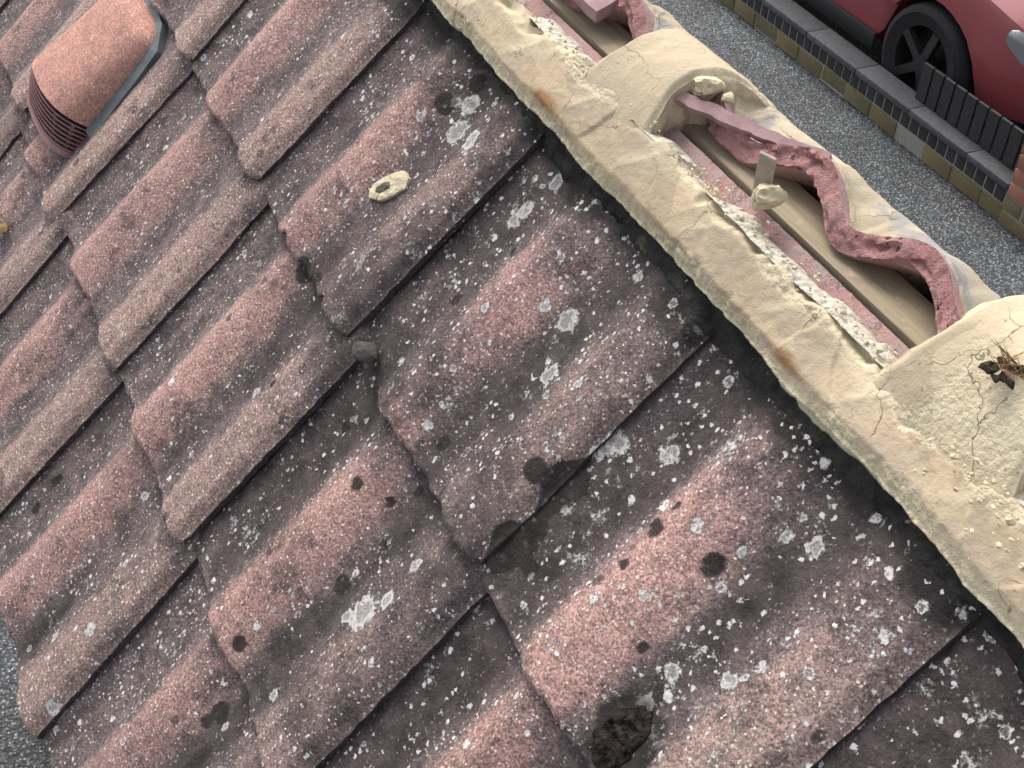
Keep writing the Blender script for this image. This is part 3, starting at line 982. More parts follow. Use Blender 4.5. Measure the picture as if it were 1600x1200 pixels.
# saddles of mortar that bedded the joints between ridge tiles
def saddle(uc, wtop, wfoot, ztop, seed, skew=0.0):
    na, nw = 150, 90
    a = np.linspace(-1, 1, na)                      # -1 near foot .. +1 far foot
    b = np.linspace(-1, 1, nw)
    A, B = np.meshgrid(a, b, indexing='ij')
    half = wtop + (wfoot - wtop) * np.abs(A) ** 2.6
    yy = np.where(A < 0, 0.080, 0.088) * A
    base = -math.tan(TH) * np.where(A < 0, 0.080, 0.088) + np.where(A < 0, 0.009, 0.004)
    z = base + (ztop - base) * (1 - np.abs(A) ** np.where(A < 0, 2.3, 2.0))
    rag = 0.004 * fbm(A * 5, B * 0 + 3, seed, 4) * np.abs(B) ** 6 * np.sign(B)
    U = uc + half * B + rag + skew * A
    edge = sstep(0.80, 1.0, np.abs(B))
    z = z - 0.006 * edge ** 2 + 0.003 * fbm(U * 22, yy * 22, seed + 1, 3)
    cr = np.clip(sstep(0.1, 0.6, fbm(U * 14, yy * 18, seed + 2, 3) + 0.25 * B + 0.05), 0, 1)
    z = z + cr * (0.0013 * fbm(U * 120, yy * 120, seed + 3, 3) + 0.0012 * fbm(U * 320, yy * 320, seed + 4, 2)) + 0.0005 * fbm(U * 200, yy * 200, seed + 7, 2)
    P = np.stack([U, yy, Z0 + z], -1)
    zb = np.minimum(Z0 - 0.075 - np.abs(yy) * 0.8, Z0 + z - 0.006)
    Q = np.stack([U, yy, zb], -1)
    def sidefn(R, tt):
        R = R.copy()
        R[:, 0] += 0.006 * fbm(R[:, 1] * 40, R[:, 2] * 40, seed + 8, 4)
        return R
    Vv, F, side = solid(P, Q, flip=False, nside=14, sidefn=sidefn)
    n = len(Vv)
    k = P.size // 3
    c = np.full(n, 0.55, np.float32)
    c[:k] = cr.ravel()
    return obj('mortar_saddle', mesh('mortar_saddle', Vv, F, {'crumb': c, 'stain': np.zeros(n), 'pale': np.full(n, 0.6)}, True, 60, [M_MORT]), roof)


saddle(0.356, 0.041, 0.074, -0.008, 81, 0.004)
saddle(0.796, 0.045, 0.080, 0.013, 91, 0.0)
saddle(-0.075, 0.040, 0.065, 0.010, 95, 0.0)
saddle(1.225, 0.040, 0.065, 0.012, 97, 0.0)

# far bedding: cream and grey, its inner edge broken back from the tile ends
uu = np.linspace(-0.45, 1.30, 800)
U, T = np.meshgrid(uu, np.linspace(0, 1, 40), indexing='ij')
vin = 0.043 + 0.010 * fbm(U * 17, 1.9, 101, 4) + 0.004 * fbm(U * 90, 3.9, 102, 3)
vout = 0.128 + 0.006 * fbm(U * 20, 5.9, 103, 3)
Vm = vin + (vout - vin) * T
Sx = ((U - FAR_L) / 0.2985) % 1.0
hh = 1.25 * (0.0225 * (0.5 + 0.5 * np.cos(np.pi * np.clip(np.abs(Sx - 0.36) / 0.24, 0, 1))) + 0.0225 * (0.5 + 0.5 * np.cos(np.pi * np.clip(np.abs(Sx - 0.81) / 0.24, 0, 1)))) - 0.022
flt = sstep(0.05, 0.5, T)
H = hh * (1 - flt) + 0.003 * flt + 0.003 + 0.010 * sstep(0.0, 0.35, T) - 0.010 * sstep(0.6, 1.0, T) + 0.004 * fbm(U * 16, Vm * 16, 104, 3)
crumb = sstep(0.05, 0.4, fbm(U * 15, Vm * 15, 105, 3))
H = H + crumb * (0.003 * fbm(U * 120, Vm * 120, 106, 3) + 0.002 * fbm(U * 300, Vm * 300, 107, 2)) + 0.0006 * fbm(U * 200, Vm * 200, 108, 2)
tag(strip_solid('mortar_bed', U, Vm, H, hh - 0.012, far, M_MORTFAR, {'crumb': crumb, 'stain': U * 0}, flip=False), 'grey and cream mortar bed on the far slope')

# crumbs lying along the broken edges
rr = np.random.default_rng(5)
parts = []
for i in range(330):
    u = rr.uniform(0.10, 0.95)
    z = rr.random()
    if z < 0.70:
        v, h = rr.normal(-0.334, 0.004), 0.012
    elif z < 0.76:
        v, h = rr.normal(-0.280, 0.003), 0.008
    else:
        u, v, h = rr.normal(0.845, 0.03), rr.normal(-0.315, 0.012), 0.026
    r = rr.uniform(0.0008, 0.0026) * (1.6 if rr.random() < 0.12 else 1)
    parts.append(lump(near(u, v, h + rr.uniform(-0.004, 0.001)), r, 200 + i, (1, rr.uniform(.6, 1), rr.uniform(.5, .9)), 0.4, 1))
Vv, F = join(parts)
tag(obj('mortar_crumbs', mesh('mortar_crumbs', Vv, F, {'crumb': np.ones(len(Vv)), 'stain': np.zeros(len(Vv))}, False, None, [M_MORT])), 'small cream crumbs of broken mortar along the ridge bedding', None, None, 'stuff')


def single(name, V, F, mat, label, cat, attrs=None, smooth=False, group=None, parent=None):
    V = np.asarray(V, float)
    o = V.mean(0)
    at = {k: np.full(len(V), x) for k, x in (attrs or {'crumb': 0.7, 'stain': 0.0}).items()}
    ob = obj(name, mesh(name, V - o, F, at, smooth, 40 if smooth else None, [mat]), parent, tuple(o))
    if label:
        tag(ob, label, cat, group)
    return ob


# ------------------------------------------------------------------ the roof vent
vent = empty('roof_vent')
vent.parent = roof
vent.location = tuple(near(-0.49, 0.17, 0.0))
vent.rotation_euler = (TH, 0, 0)
tag(vent, 'terracotta hooded vent with a louvred grille')


def vloc(u, v, h):
    return np.stack(np.broadcast_arrays(np.asarray(u, float) + 0.49, -(np.asarray(v, float) - 0.17), np.asarray(h, float)), -1)


VC0, VC1 = -0.516, -0.508                         # hood centre at the mouth / at the head


def hood_pt(a, t, grow=0.0):
    """a in -1..1 across, t 0 at the mouth .. 1 at the upslope end"""
    half = 0.097 - 0.004 * t + grow
    hgt = 0.066 - 0.032 * t + grow
    c = VC0 + (VC1 - VC0) * t
    an = a * math.pi / 2
    x = np.sign(np.sin(an)) * np.abs(np.sin(an)) ** 0.82
    y = np.abs(np.cos(an)) ** 0.62
    v = 0.178 - 0.140 * t - 0.020 * t * (1 - np.abs(a) ** 2) + 0.010 * (1 - np.abs(a) ** 2) * (1 - t)
    return c + half * x, v, -0.018 + hgt * y


Aa, Tt = np.meshgrid(np.linspace(-1, 1, 49), np.linspace(0, 1, 30), indexing='ij')
u, v, h = hood_pt(Aa, Tt)
h = h - 0.012 * sstep(0.88, 1.0, Tt) + 0.0008 * fbm(u * 90, v * 90, 31, 3)
P = vloc(u, v, h)
u, v, h2 = hood_pt(Aa * 0.985, Tt, -0.005)
Q = vloc(u, v, np.minimum(h2, h - 0.003))
Vv, F, _ = solid(P, Q, flip=True, nside=2)
obj('vent_hood', mesh('vent_hood', Vv, F, None, True, 50, [M_VENT]), vent)
# end plate at the upslope end
a = np.linspace(-1, 1, 33)
u, v, h = hood_pt(a, np.ones_like(a))
top = vloc(u, v - 0.001, h - 0.012)
bot = vloc(u, v - 0.010, np.full_like(h, -0.026))
Vv, F, _ = solid(np.stack([top, bot], 1), np.stack([top, bot], 1) + np.array([0, -0.004, 0]), flip=True)
obj('vent_back', mesh('vent_back', Vv, F, None, True, 40, [M_VENT]), vent)
# louvre: curved slats stepping out below the mouth, with upright ribs
NS = 7
for i in range(NS + 1):
    f = i / NS
    g_ = -0.002 + 0.006 * f
    a = np.linspace(-1, 1, 41)
    u, v, h = hood_pt(a, np.zeros_like(a), g_)
    sc = 1.0 - 0.42 * f
    v = v + 0.006 + 0.040 * f
    hh_ = -0.018 + (h + 0.018) * sc
    th_ = 0.0010 if i < NS else 0.004
    o1 = vloc(u, v - th_, hh_)
    o2 = vloc(u, v + th_, hh_ - 0.001)
    u2, v2, h2 = hood_pt(a, np.zeros_like(a), g_ - 0.006)
    i1 = vloc(u2, v - th_, -0.018 + (h2 + 0.018) * sc)
    i2 = vloc(u2, v + th_, -0.018 + (h2 + 0.018) * sc)
    Vv, F, _ = solid(np.stack([o1, o2], 1), np.stack([i1, i2], 1), flip=True)
    obj('vent_slat', mesh('vent_slat', Vv, F, None, True, 40, [M_SLAT]), vent)
for aa in (-0.86, -0.42, 0.0, 0.50, 0.80):
    f = np.linspace(0, 1, 12)
    pts = []
    for da in (-0.012, 0.012):
        u, v, h = hood_pt(np.full_like(f, aa + da), np.zeros_like(f), -0.004)
        pts.append(vloc(u, v + 0.006 + 0.040 * f, -0.018 + (h + 0.018) * (1 - 0.42 * f)))
    G = np.stack(pts, 1)
    Vv, F, _ = solid(G, G - np.array([0, 0, 0.004]), flip=True)
    obj('vent_rib', mesh('vent_rib', Vv, F, None, False, None, [M_SLAT]), vent)
# dark sheet standing in for the shade inside, behind the louvre
a = np.linspace(-1, 1, 33)
rows = []
for f in (0.0, 0.5, 1.0):
    u, v, h = hood_pt(a, np.zeros_like(a), -0.010)
    rows.append(vloc(u, v + 0.004 + 0.038 * f, -0.018 + (h + 0.018) * (1 - 0.46 * f) * 0.9))
G = np.stack(rows, 1)
Vv, F, _ = solid(G, G - np.array([0, 0, 0.003]), flip=True)
obj('vent_dark_sheet', mesh('vent_dark_sheet', Vv, F, None, True, None, [M_DARK]), vent)
# grey flashing strip along the right flank and the upslope end
path = [(-0.399, 0.185), (-0.399, 0.080), (-0.402, 0.036), (-0.438, 0.010), (-0.52, 0.000)]
inn = [(-0.420, 0.185), (-0.419, 0.082), (-0.420, 0.044), (-0.445, 0.026), (-0.52, 0.016)]
tp = np.array([[vloc(x, y, -0.0075), vloc(p_, q_, -0.004)] for (x, y), (p_, q_) in zip(path, inn)]).reshape(len(path), 2, 3)
Vv, F, _ = solid(tp, tp - np.array([0, 0, 0.012]), flip=False)
obj('vent_flashing', mesh('vent_flashing', Vv, F, None, False, None, [M_LEAD]), vent)


# ------------------------------------------------------------------ moss, lumps and fragments on the roof
def blob(pts, hgt, seed, course=1, na=240, nr=40, rag=0.16, off=0.0008, crater=0.0):
    pts = np.array(pts)
    c = pts.mean(0)
    seg = np.concatenate([pts, pts[:1]])
    d = np.linalg.norm(np.diff(seg, axis=0), axis=1)
    s = np.concatenate([[0], np.cumsum(d)])
    q = np.linspace(0, s[-1], na, endpoint=False)
    bx = np.interp(q, s, seg[:, 0])
    by = np.interp(q, s, seg[:, 1])
    k = 1 + rag * fbm(np.cos(np.arange(na) / na * 6.2832) * 4, np.sin(np.arange(na) / na * 6.2832) * 4, seed, 5)
    R = np.linspace(0, 1, nr) ** 0.8
    Ux = c[0] + (bx - c[0])[:, None] * R * k[:, None]
    Vx = c[1] + (by - c[1])[:, None] * R * k[:, None]
    base = near_h(Ux, Vx, course)
    hh = hgt * (1 - R[None, :] ** 4) * (0.75 + 0.9 * fbm(Ux * 60, Vx * 60, seed + 1, 4)) + hgt * 0.9 * fbm(Ux * 170, Vx * 170, seed + 2, 4) * (1 - R[None, :] ** 6)
    hh = hh - crater * np.exp(-(R[None, :] / 0.45) ** 2)
    top = near(Ux, Vx, np.maximum(base + hh + off, base - 0.001))
    bot = near(Ux, Vx, base - 0.003)
    V = np.concatenate([top.reshape(-1, 3), bot.reshape(-1, 3)])
    F = []
    for i in range(na):
        j = (i + 1) % na
        for r in range(nr - 1):
            F.append((i * nr + r, i * nr + r + 1, j * nr + r + 1, j * nr + r))
            F.append((na * nr + j * nr + r, na * nr + j * nr + r + 1, na * nr + i * nr + r + 1, na * nr + i * nr + r))
        F.append((i * nr + nr - 1, na * nr + i * nr + nr - 1, na * nr + j * nr + nr - 1, j * nr + nr - 1))
    return V, np.array(F)


V, F = blob([(0.762, -0.002), (0.762, -0.020), (0.770, -0.038), (0.782, -0.046), (0.793, -0.036), (0.798, -0.018), (0.797, 0.000), (0.792, 0.009), (0.780, 0.011), (0.769, 0.008)], 0.0042, 305, crater=0.002)
single('moss_patch', V, F, M_MOSS, 'round crumbly black moss clump at the bottom edge of the roof tiles in view', 'moss', smooth=True)

V, F = lump(near(0.312, -0.006, 0.001), 0.016, 317, (1.0, 0.85, 0.55), 0.35, 3)
single('stone_lump', V, F, M_STONE, 'dark grey stone lump wedged in the corner joint between four tiles', 'stone', smooth=True)
V, F = lump(near(-0.432, 0.372, 0.0), 0.014, 313, (0.8, 1, 0.5), 0.5, 3)
single('lichen_lump', V, F, M_YELLOW, 'yellow brown lump on the tiles at the left edge, below the roof vent', 'lump', smooth=True)

# thin flake of mortar with a dark heart, lying on the top course
fl = np.array([(0.140, -0.099), (0.150, -0.090), (0.166, -0.098), (0.176, -0.112), (0.182, -0.126), (0.176, -0.135), (0.163, -0.136), (0.152, -0.124), (0.145, -0.112)])
fl_c = fl.mean(0)
n_ = 64
sg = np.concatenate([fl, fl[:1]])
dd = np.concatenate([[0], np.cumsum(np.linalg.norm(np.diff(sg, axis=0), axis=1))])
q_ = np.linspace(0, dd[-1], n_, endpoint=False)
bx, by = np.interp(q_, dd, sg[:, 0]), np.interp(q_, dd, sg[:, 1])
for nm, sc, mt, hz in (('flake', 1.0, M_MORT, 0.0042), ('flake_core', 0.42, mat_plain('flake_dirt', (0.10, 0.088, 0.066), 0.95, 0.5, 150, 0.001), 0.0050)):
    Rr = np.linspace(0, 1, 8)
    kx = 1 + 0.08 * fbm(np.arange(n_) * 0.3, 1.0, 331, 3)
    Ux = fl_c[0] - (0.004 if sc < 1 else 0) + (bx - fl_c[0])[:, None] * Rr * sc * kx[:, None]
    Vx = fl_c[1] + (0.006 if sc < 1 else 0) + (by - fl_c[1])[:, None] * Rr * sc * kx[:, None]
    Hh = near_h(np.full_like(Ux, fl_c[0]), np.full_like(Ux, fl_c[1]), 1) + hz + (Ux - fl_c[0]) * -0.05 + 0.0014 * fbm(Ux * 150, Vx * 150, 333, 3) - 0.0012 * Rr ** 6
    top = near(Ux, Vx, Hh)
    bot = near(Ux, Vx, Hh - 0.0045)
    V = np.concatenate([top.reshape(-1, 3), bot.reshape(-1, 3)])
    F = []
    for i in range(n_):
        j = (i + 1) % n_
        for r in range(7):
            F.append((i * 8 + r, i * 8 + r + 1, j * 8 + r + 1, j * 8 + r))
            F.append((n_ * 8 + j * 8 + r, n_ * 8 + j * 8 + r + 1, n_ * 8 + i * 8 + r + 1, n_ * 8 + i * 8 + r))
        F.append((i * 8 + 7, n_ * 8 + i * 8 + 7, n_ * 8 + j * 8 + 7, j * 8 + 7))
    if nm == 'flake':
        flake = single('mortar_flake', V, np.array(F), mt, 'thin cream mortar flake with a dark centre, lying alone on a top course tile', 'mortar flake', smooth=True)
    else:
        fo = flake.location
        ob = single('flake_core', V, np.array(F), mt, None, None, smooth=True, parent=flake)
        ob.location = ob.location - fo

# broken tile pieces left across the ridge gap
def slab(p0, p1, wdir, thick, seed, name, label, mat=M_PINKSMOOTH, group='broken tile pieces left in the ridge'):
    p0, p1, wdir = np.array(p0), np.array(p1), np.array(wdir)
    n, m = 40, 8
    A, B = np.meshgrid(np.linspace(0, 1, n), np.linspace(0, 1, m), indexing='ij')
    L = np.linalg.norm(p1 - p0)
    P = p0 + (p1 - p0) * A[..., None] + wdir * B[..., None]
    jg = 0.003 * fbm(A * L * 70, B * 3, seed, 4)
    P = P + (p1 - p0)[None, None] / L * (jg * (np.abs(A - .5) * 2) ** 8 * 1.6)[..., None] + wdir / np.linalg.norm(wdir) * (jg * (np.abs(B - .5) * 2) ** 4)[..., None]
    nrm = np.cross(p1 - p0, wdir)
    nrm = nrm / np.linalg.norm(nrm)
    if nrm[2] < 0:
        nrm = -nrm
        flip = True
    else:
        flip = False
    Vv, F, _ = solid(P, P - nrm * thick, flip=flip, nside=3)
    return single(name, Vv, F, mat, label, 'tile piece', smooth=True, group=group)


slab((0.372, -0.034, Z0 - 0.024), (0.520, 0.040, Z0 - 0.026), (0.003, -0.008, -0.006), 0.009, 341, 'tile_fragment', 'long narrow pink tile strip lying across the ridge gap beside the narrow mortar saddle')
slab((0.125, -0.030, Z0 - 0.012), (0.225, -0.012, Z0 - 0.032), (-0.012, 0.052, 0.012), 0.014, 343, 'tile_fragment', 'thick pink broken tile slab standing in the ridge gap at the top edge')

# mortar lump and strap in the gap
V, F = lump((0.548, -0.036, Z0 - 0.030), 0.018, 351, (0.75, 0.65, 0.8), 1.0, 3)
single('mortar_lump', V, F, M_MORT, 'crumbly cream mortar lump stuck on the ridge timber beside the pale strap', 'mortar lump', smooth=True)
st_ = box_mesh('ridge_strap', -0.007, 0.007, -0.0015, 0.0015, -0.03, 0.022, mat_plain('pale_strap', (0.34, 0.295, 0.23), 0.8, 0.2, 60, 0.001), 0.0006, 1)
s_o = obj('ridge_strap', st_, roof, (0.533, -0.033, Z0 - 0.022), (0.25, 0.1, 0.5))

for i, (u_, y_, z_, r_, lb) in enumerate([(0.402, -0.004, -0.020, 0.016, 'largest pale angular mortar chunk, under the right edge of the narrow saddle'),
                                          (0.388, -0.010, -0.022, 0.008, 'middling pale mortar chunk between the narrow saddle and the pink tile strip'),
                                          (0.424, 0.003, -0.020, 0.007, 'smallest pale mortar chunk, farthest along the rubble from the narrow saddle')]):
    V, F = lump((u_, y_, Z0 + z_), r_, 371 + i, (1, .8, .8), 0.5, 3)
    single('mortar_chunk', V, F, M_MORT, lb, 'mortar chunk', group='mortar chunks by the narrow saddle')

# dry moss tuft on the near saddle
tuft = empty('moss_tuft', (0.806, -0.040, Z0 + 0.000))
tag(tuft, 'dark dry moss tuft with thin brown stalks on the broad mortar saddle', 'moss tuft')
pp = [lump((random.uniform(-.010, .012), random.uniform(-.012, .008), random.uniform(0.0, .006)), random.uniform(.003, .007), 360 + i, (1, .8, .7), 0.9, 2) for i in range(9)]
Vv, F = join(pp)
obj('moss_clump', mesh('moss_clump', Vv, F, None, False, None, [M_SOIL]), tuft)
bm = bmesh.new()
for i in range(34):
    a = random.uniform(0, 6.28)
    L = random.uniform(0.010, 0.030)
    p = Vector((random.uniform(-.008, .008), random.uniform(-.008, .008), 0.004))
    dr = Vector((math.cos(a), math.sin(a), random.uniform(0.1, 1.1))).normalized()
    q = p + dr * L + Vector((random.uniform(-.003, .003), random.uniform(-.003, .003), -0.002))
    sd = dr.cross(Vector((0, 0, 1))).normalized() * 0.0005
    up = sd.cross(dr).normalized() * 0.0005
    vs = [bm.verts.new(x) for x in (p + sd, p - sd * 0.5 + up, p - sd * 0.5 - up)]
    t_ = bm.verts.new(q)
    for x, y in ((0, 1), (1, 2), (2, 0)):
        bm.faces.new((vs[x], vs[y], t_))
me = bpy.data.meshes.new('stalks')
bm.to_mesh(me)
bm.free()
me.materials.append(M_STALK)
so = obj('stalks', me, tuft)
so['kind'] = 'stuff'

# ------------------------------------------------------------------ low wall, pier and slatted fence beyond the tarmac
YW = 3.99
wall = empty('low_brick_wall', (-4.0, YW + 0.05, 0))
tag(wall, 'low dark brick wall with mossy foot and grey coping along the tarmac', 'wall')


def local(me, name, parent, x, y, z):
    o = obj(name, me, parent)
    o.location = Vector((x, y, z)) - parent.location
    return o


WX0, WX1 = -7.4, -2.60
obj('mortar_core', box_mesh('mortar_core', WX0, WX1, YW + 0.006, YW + 0.11, 0.0, 0.172, M_JOINT), wall).location = -wall.location
bl = [box_mesh('brick', -0.1075, 0.1075, -0.05, 0.05, 0.0, 0.085, M_BRICKMOSS, 0.006, 2, 0.0015, i) for i in range(3)]
x = WX0 + 0.1075
i = 0
while x < WX1:
    local(bl[i % 3], 'brick', wall, x, YW + 0.050 + random.uniform(-.006, .006), 0.004 + random.uniform(-.003, .003))
    x += 0.2215
    i += 1
bs = [box_mesh('brick', -0.0325, 0.0325, -0.05, 0.05, 0.0, 0.072, M_BRICKBLACK, 0.003, 1, 0.0008, 10 + i) for i in range(3)]
x = WX0 + 0.04
while x < WX1 - 0.03:
    local(bs[i % 3], 'brick', wall, x, YW + 0.053 + random.uniform(-.001, .001), 0.0945)
    x += 0.0725
    i += 1
x = WX0
while x < WX1 - 0.05:
    L = min(0.45, WX1 - x)
    local(box_mesh('coping_stone', 0.002, L - 0.002, -0.012, 0.14, 0.0, 0.035, M_COPING, 0.004, 2), 'coping_stone', wall, x, YW, 0.174)
    x += 0.45

fence = empty('slat_fence', (-2.9, YW + 0.09, 0.209))
tag(fence, 'low black fence of upright boards standing on the grey coping', 'fence')
slm = box_mesh('slat', -0.036, 0.036, -0.008, 0.008, 0.0, 0.20, M_BLACKWOOD, 0.002, 1)
x = WX1 - 0.05 - 0.083 * 9
while x < WX1 - 0.03:
    local(slm, 'slat', fence, x, YW + 0.095 + random.uniform(-.001, .001), 0.2105)
    x += 0.083
local(box_mesh('rail', WX1 - 0.83, WX1, 0, 0.018, 0.0, 0.035, M_BLACKWOOD, 0.002, 1), 'rail', fence, 0, YW + 0.105, 0.30)
pier = empty('brick_pier', (-2.475, YW + 0.10, 0))
tag(pier, 'square red brick pier with mossy lower courses at the end of the low wall', 'pier')
local(box_mesh('mortar_core', -0.115, 0.115, -0.115, 0.115, 0.0, 0.46, M_JOINT), 'mortar_core', pier, -2.475, YW + 0.11, 0)
for r in range(6):
    mt = M_BRICKMOSS if r < 2 else M_BRICK
    z = 0.005 + r * 0.076
    for sgn in (0, 1):
        if r % 2 == 0:
            bx_ = (-0.12, 0.12, -0.1225 if sgn == 0 else 0.012, -0.008 if sgn == 0 else 0.1225)
        else:
            bx_ = (-0.1225 if sgn == 0 else 0.008, -0.008 if sgn == 0 else 0.1225, -0.12, 0.12)
        local(box_mesh('brick', bx_[0], bx_[1], bx_[2], bx_[3], 0, 0.066, mt, 0.005, 2, 0.001, r * 2 + sgn), 'brick', pier, -2.475, YW + 0.11, z)

# ------------------------------------------------------------------ parked red car beyond the wall
car = empty('parked_car', (-4.62, 5.06, 0))
tag(car, 'red hatchback parked behind the low black fence', 'car')
n = N('red_car_paint')
M_PAINT = n.fin((0.25, 0.05, 0.055), 0.4, Specular_IOR_Level=0.5, Coat_Weight=0.6, Coat_Roughness=0.12)
M_GLASS = mat_plain('car_glass', (0.015, 0.017, 0.02), 0.06, spec=0.7)
M_TYRE = mat_plain('tyre_rubber', (0.014, 0.014, 0.015), 0.85, 0.3, 60, 0.002)
M_RIM = mat_plain('alloy_rim', (0.05, 0.05, 0.052), 0.4, metal=0.6)
M_LAMP = mat_plain('headlight_lens', (0.2, 0.2, 0.22), 0.12, spec=0.8)
M_TRIM = mat_plain('black_plastic_trim', (0.02, 0.02, 0.021), 0.6)
# body loft: x from tail (-2) to nose (+1.95); each row: x, sill z, shoulder z, half width at sill, half width at shoulder, centre-line z
ST_ = [(-2.00, 0.42, 0.80, 0.60, 0.62, 0.86), (-1.95, 0.30, 0.92, 0.74, 0.76, 0.98), (-1.6, 0.22, 0.98, 0.82, 0.84, 1.03), (-0.8, 0.20, 0.97, 0.84, 0.87, 1.03), (0.3, 0.20, 0.94, 0.84, 0.87, 1.01),
       (0.8, 0.20, 0.90, 0.84, 0.87, 0.99), (1.2, 0.21, 0.84, 0.83, 0.86, 0.93), (1.55, 0.22, 0.76, 0.80, 0.82, 0.85), (1.80, 0.24, 0.68, 0.70, 0.72, 0.76), (1.93, 0.28, 0.58, 0.54, 0.56, 0.64), (1.97, 0.36, 0.50, 0.40, 0.42, 0.52)]
xs = np.linspace(-2.0, 1.97, 60)
tab = np.array(ST_)
cols = [np.interp(xs, tab[:, 0], tab[:, i]) for i in range(1, 6)]
rows = []
for x_, zs, zh, ws, wh, zc in zip(xs, *cols):
    half = [(-ws * 0.86, zs), (-ws, zs + 0.06), (-(ws + wh) / 2 - 0.02, (zs + zh) / 2 - 0.05), (-wh - 0.005, zh - 0.10), (-wh + 0.02, zh - 0.02), (-wh + 0.10, zh + 0.02), (-wh * 0.5, zc - 0.01), (0, zc)]
    ring = half + [(-y_, z_) for y_, z_ in half[-2::-1]]
    rows.append([(x_, y_, z_) for y_, z_ in ring])
G = np.array(rows)
# wheel arches: pull the sill up round each wheel
for xw in (-1.28, 1.05):
    dx = np.abs(G[..., 0] - xw)
    arch = np.where(dx < 0.36, 0.30 + np.sqrt(np.clip(0.36 ** 2 - dx ** 2, 0, None)), 0)
    G[..., 2] = np.where((G[..., 2] < arch) & (np.abs(G[..., 1]) > 0.3), arch, G[..., 2])
m_ = G.shape[1]
Vb = G.reshape(-1, 3)
F = grid_faces(60, m_, 0, flip=True).tolist()
F.append(list(range(m_)))
F.append(list(range(59 * m_, 60 * m_))[::-1])
F += [[i * m_, (i + 1) * m_, (i + 1) * m_ + m_ - 1, i * m_ + m_ - 1] for i in range(59)]
obj('body', mesh('body', Vb, F, None, True, 40, [M_PAINT]), car)
# cabin
cab = [(-1.75, 1.00, 1.02, .74, .70), (-1.35, 1.00, 1.40, .76, .58), (-0.6, 1.00, 1.47, .77, .58), (0.1, 0.99, 1.42, .77, .57), (0.95, 0.96, 0.985, .74, .68)]
rows = []
for x_, z0_, z1_, w0_, w1_ in cab:
    rows.append([(x_, -w0_, z0_), (x_, -w1_, z1_), (x_, -w1_ * .5, z1_ + .02), (x_, w1_ * .5, z1_ + .02), (x_, w1_, z1_), (x_, w0_, z0_)])
G = np.array(rows)
F = grid_faces(5, 6, 0, flip=True)
fm = [1 if (j in (0, 4) or i in (0, 3)) else 0 for i in range(4) for j in range(5)]
obj('cabin', mesh('cabin', G.reshape(-1, 3), F, None, True, 20, [M_PAINT, M_GLASS], fm), car)


def cyl(bm, r0, r1, y0, y1, seg=40):
    res = []
    for r_, y_ in ((r0, y0), (r1, y1)):
        res.append([bm.verts.new((r_ * math.cos(a), y_, r_ * math.sin(a))) for a in np.linspace(0, 2 * math.pi, seg, endpoint=False)])
    for i in range(seg):
        bm.faces.new((res[0][i], res[0][(i + 1) % seg], res[1][(i + 1) % seg], res[1][i]))
    return res


def bm_mesh(bm, name, mat, sharp=35):
    bmesh.ops.recalc_face_normals(bm, faces=bm.faces[:])
    me = bpy.data.meshes.new(name)
    bm.to_mesh(me)
    bm.free()
    me.materials.append(mat)
    me.polygons.foreach_set('use_smooth', [True] * len(me.polygons))
    me.set_sharp_from_angle(angle=math.radians(sharp))
    return me


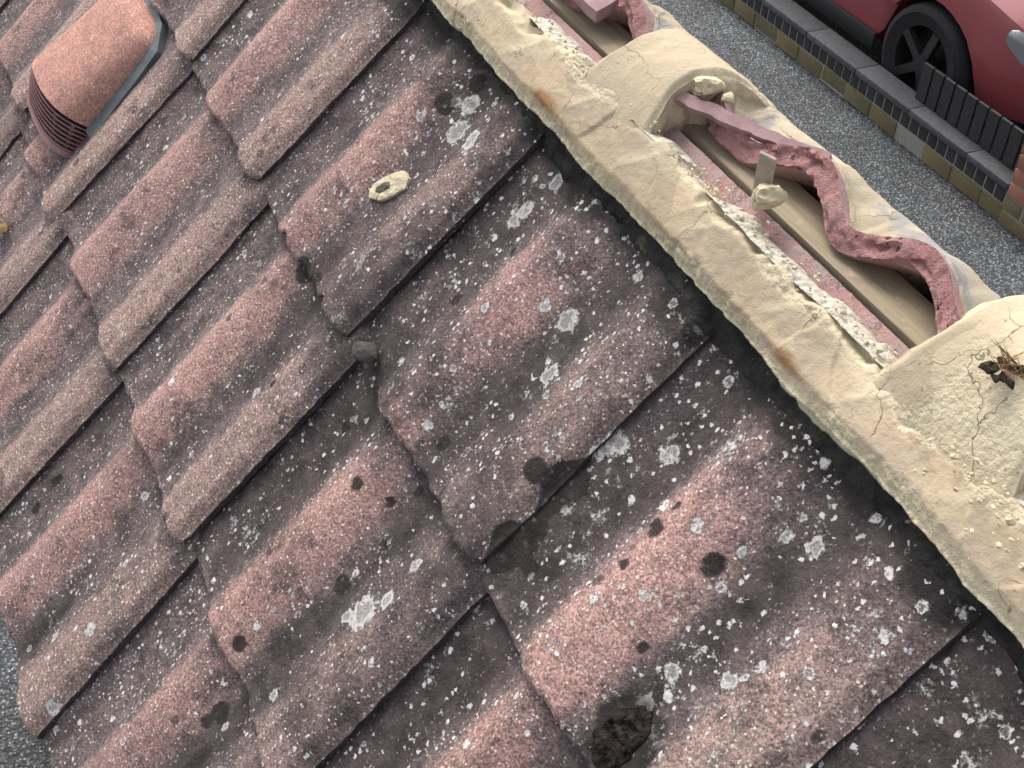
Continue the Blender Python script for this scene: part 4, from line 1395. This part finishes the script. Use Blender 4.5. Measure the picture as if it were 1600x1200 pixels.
bm = bmesh.new()
prv = None
for r_, y_ in ((0.20, -0.07), (0.27, -0.09), (0.30, -0.075), (0.31, -0.04), (0.31, 0.04), (0.30, 0.075), (0.27, 0.09), (0.20, 0.07), (0.20, -0.07)):
    ring = [bm.verts.new((r_ * math.cos(a), y_, r_ * math.sin(a))) for a in np.linspace(0, 2 * math.pi, 40, endpoint=False)]
    if prv:
        for i in range(40):
            bm.faces.new((prv[i], prv[(i + 1) % 40], ring[(i + 1) % 40], ring[i]))
    prv = ring
tyre_me = bm_mesh(bm, 'tyre', M_TYRE)
bm = bmesh.new()
a_, b_ = cyl(bm, 0.205, 0.19, -0.065, 0.05)
bm.faces.new(b_)
for s_ in range(5):
    an = s_ * 2 * math.pi / 5
    Mx = Matrix.Rotation(an, 4, 'Y')
    box_bm(bm, 0.03, 0.20, -0.075, -0.04, -0.024, 0.024, Mx)
a_, b_ = cyl(bm, 0.05, 0.05, -0.08, 0.0, 20)
bm.faces.new(a_)
rim_me = bm_mesh(bm, 'rim', M_RIM)
for xw in (-1.28, 1.05):
    for yw in (-0.80, 0.80):
        wh_ = empty('wheel')
        wh_.parent = car
        wh_.location = (xw, yw, 0.31)
        if yw > 0:
            wh_.rotation_euler = (0, 0, math.pi)
        obj('tyre', tyre_me, wh_)
        obj('rim', rim_me, wh_)
# headlights wrap round the front corners
for sg_ in (-1, 1):
    A, B = np.meshgrid(np.linspace(0, 1, 14), np.linspace(-1, 1, 9), indexing='ij')
    xq = 1.52 + 0.36 * A
    ws = np.interp(xq, tab[:, 0], tab[:, 4])
    zh_ = np.interp(xq, tab[:, 0], tab[:, 2])
    yq = -(ws + 0.012)
    zz = zh_ - 0.075 + B * 0.085 * np.sin(np.pi * (0.08 + 0.84 * A)) ** 0.7
    yq = yq + 0.05 * np.clip(B, 0, 1) ** 2
    P = np.stack([xq, sg_ * -yq * -1 if sg_ > 0 else yq, zz], -1)
    P[..., 1] = (yq if sg_ < 0 else -yq)
    Q = P + np.array([-0.02, 0.05 * -sg_, 0.0])
    Vv, F, _ = solid(P, Q, flip=(sg_ > 0), nside=1)
    obj('headlight', mesh('headlight', Vv, F, None, True, 50, [M_LAMP]), car)
obj('bumper_grille', box_mesh('bumper_grille', 1.80, 1.955, -0.50, 0.50, 0.30, 0.42, M_TRIM, 0.02, 2), car)
for sg_ in (-1, 1):
    obj('sill_trim', box_mesh('sill_trim', -0.90, 0.66, sg_ * 0.855 - 0.012, sg_ * 0.855 + 0.012, 0.20, 0.30, M_TRIM, 0.01, 2), car)
    obj('door_mirror', box_mesh('door_mirror', 0.52, 0.66, sg_ * 0.95 - 0.09, sg_ * 0.95 + 0.09, 0.96, 1.08, M_PAINT, 0.03, 3), car)
obj('underbody', box_mesh('underbody', -1.8, 1.7, -0.66, 0.66, 0.20, 0.40, M_TRIM, 0.02, 1), car)
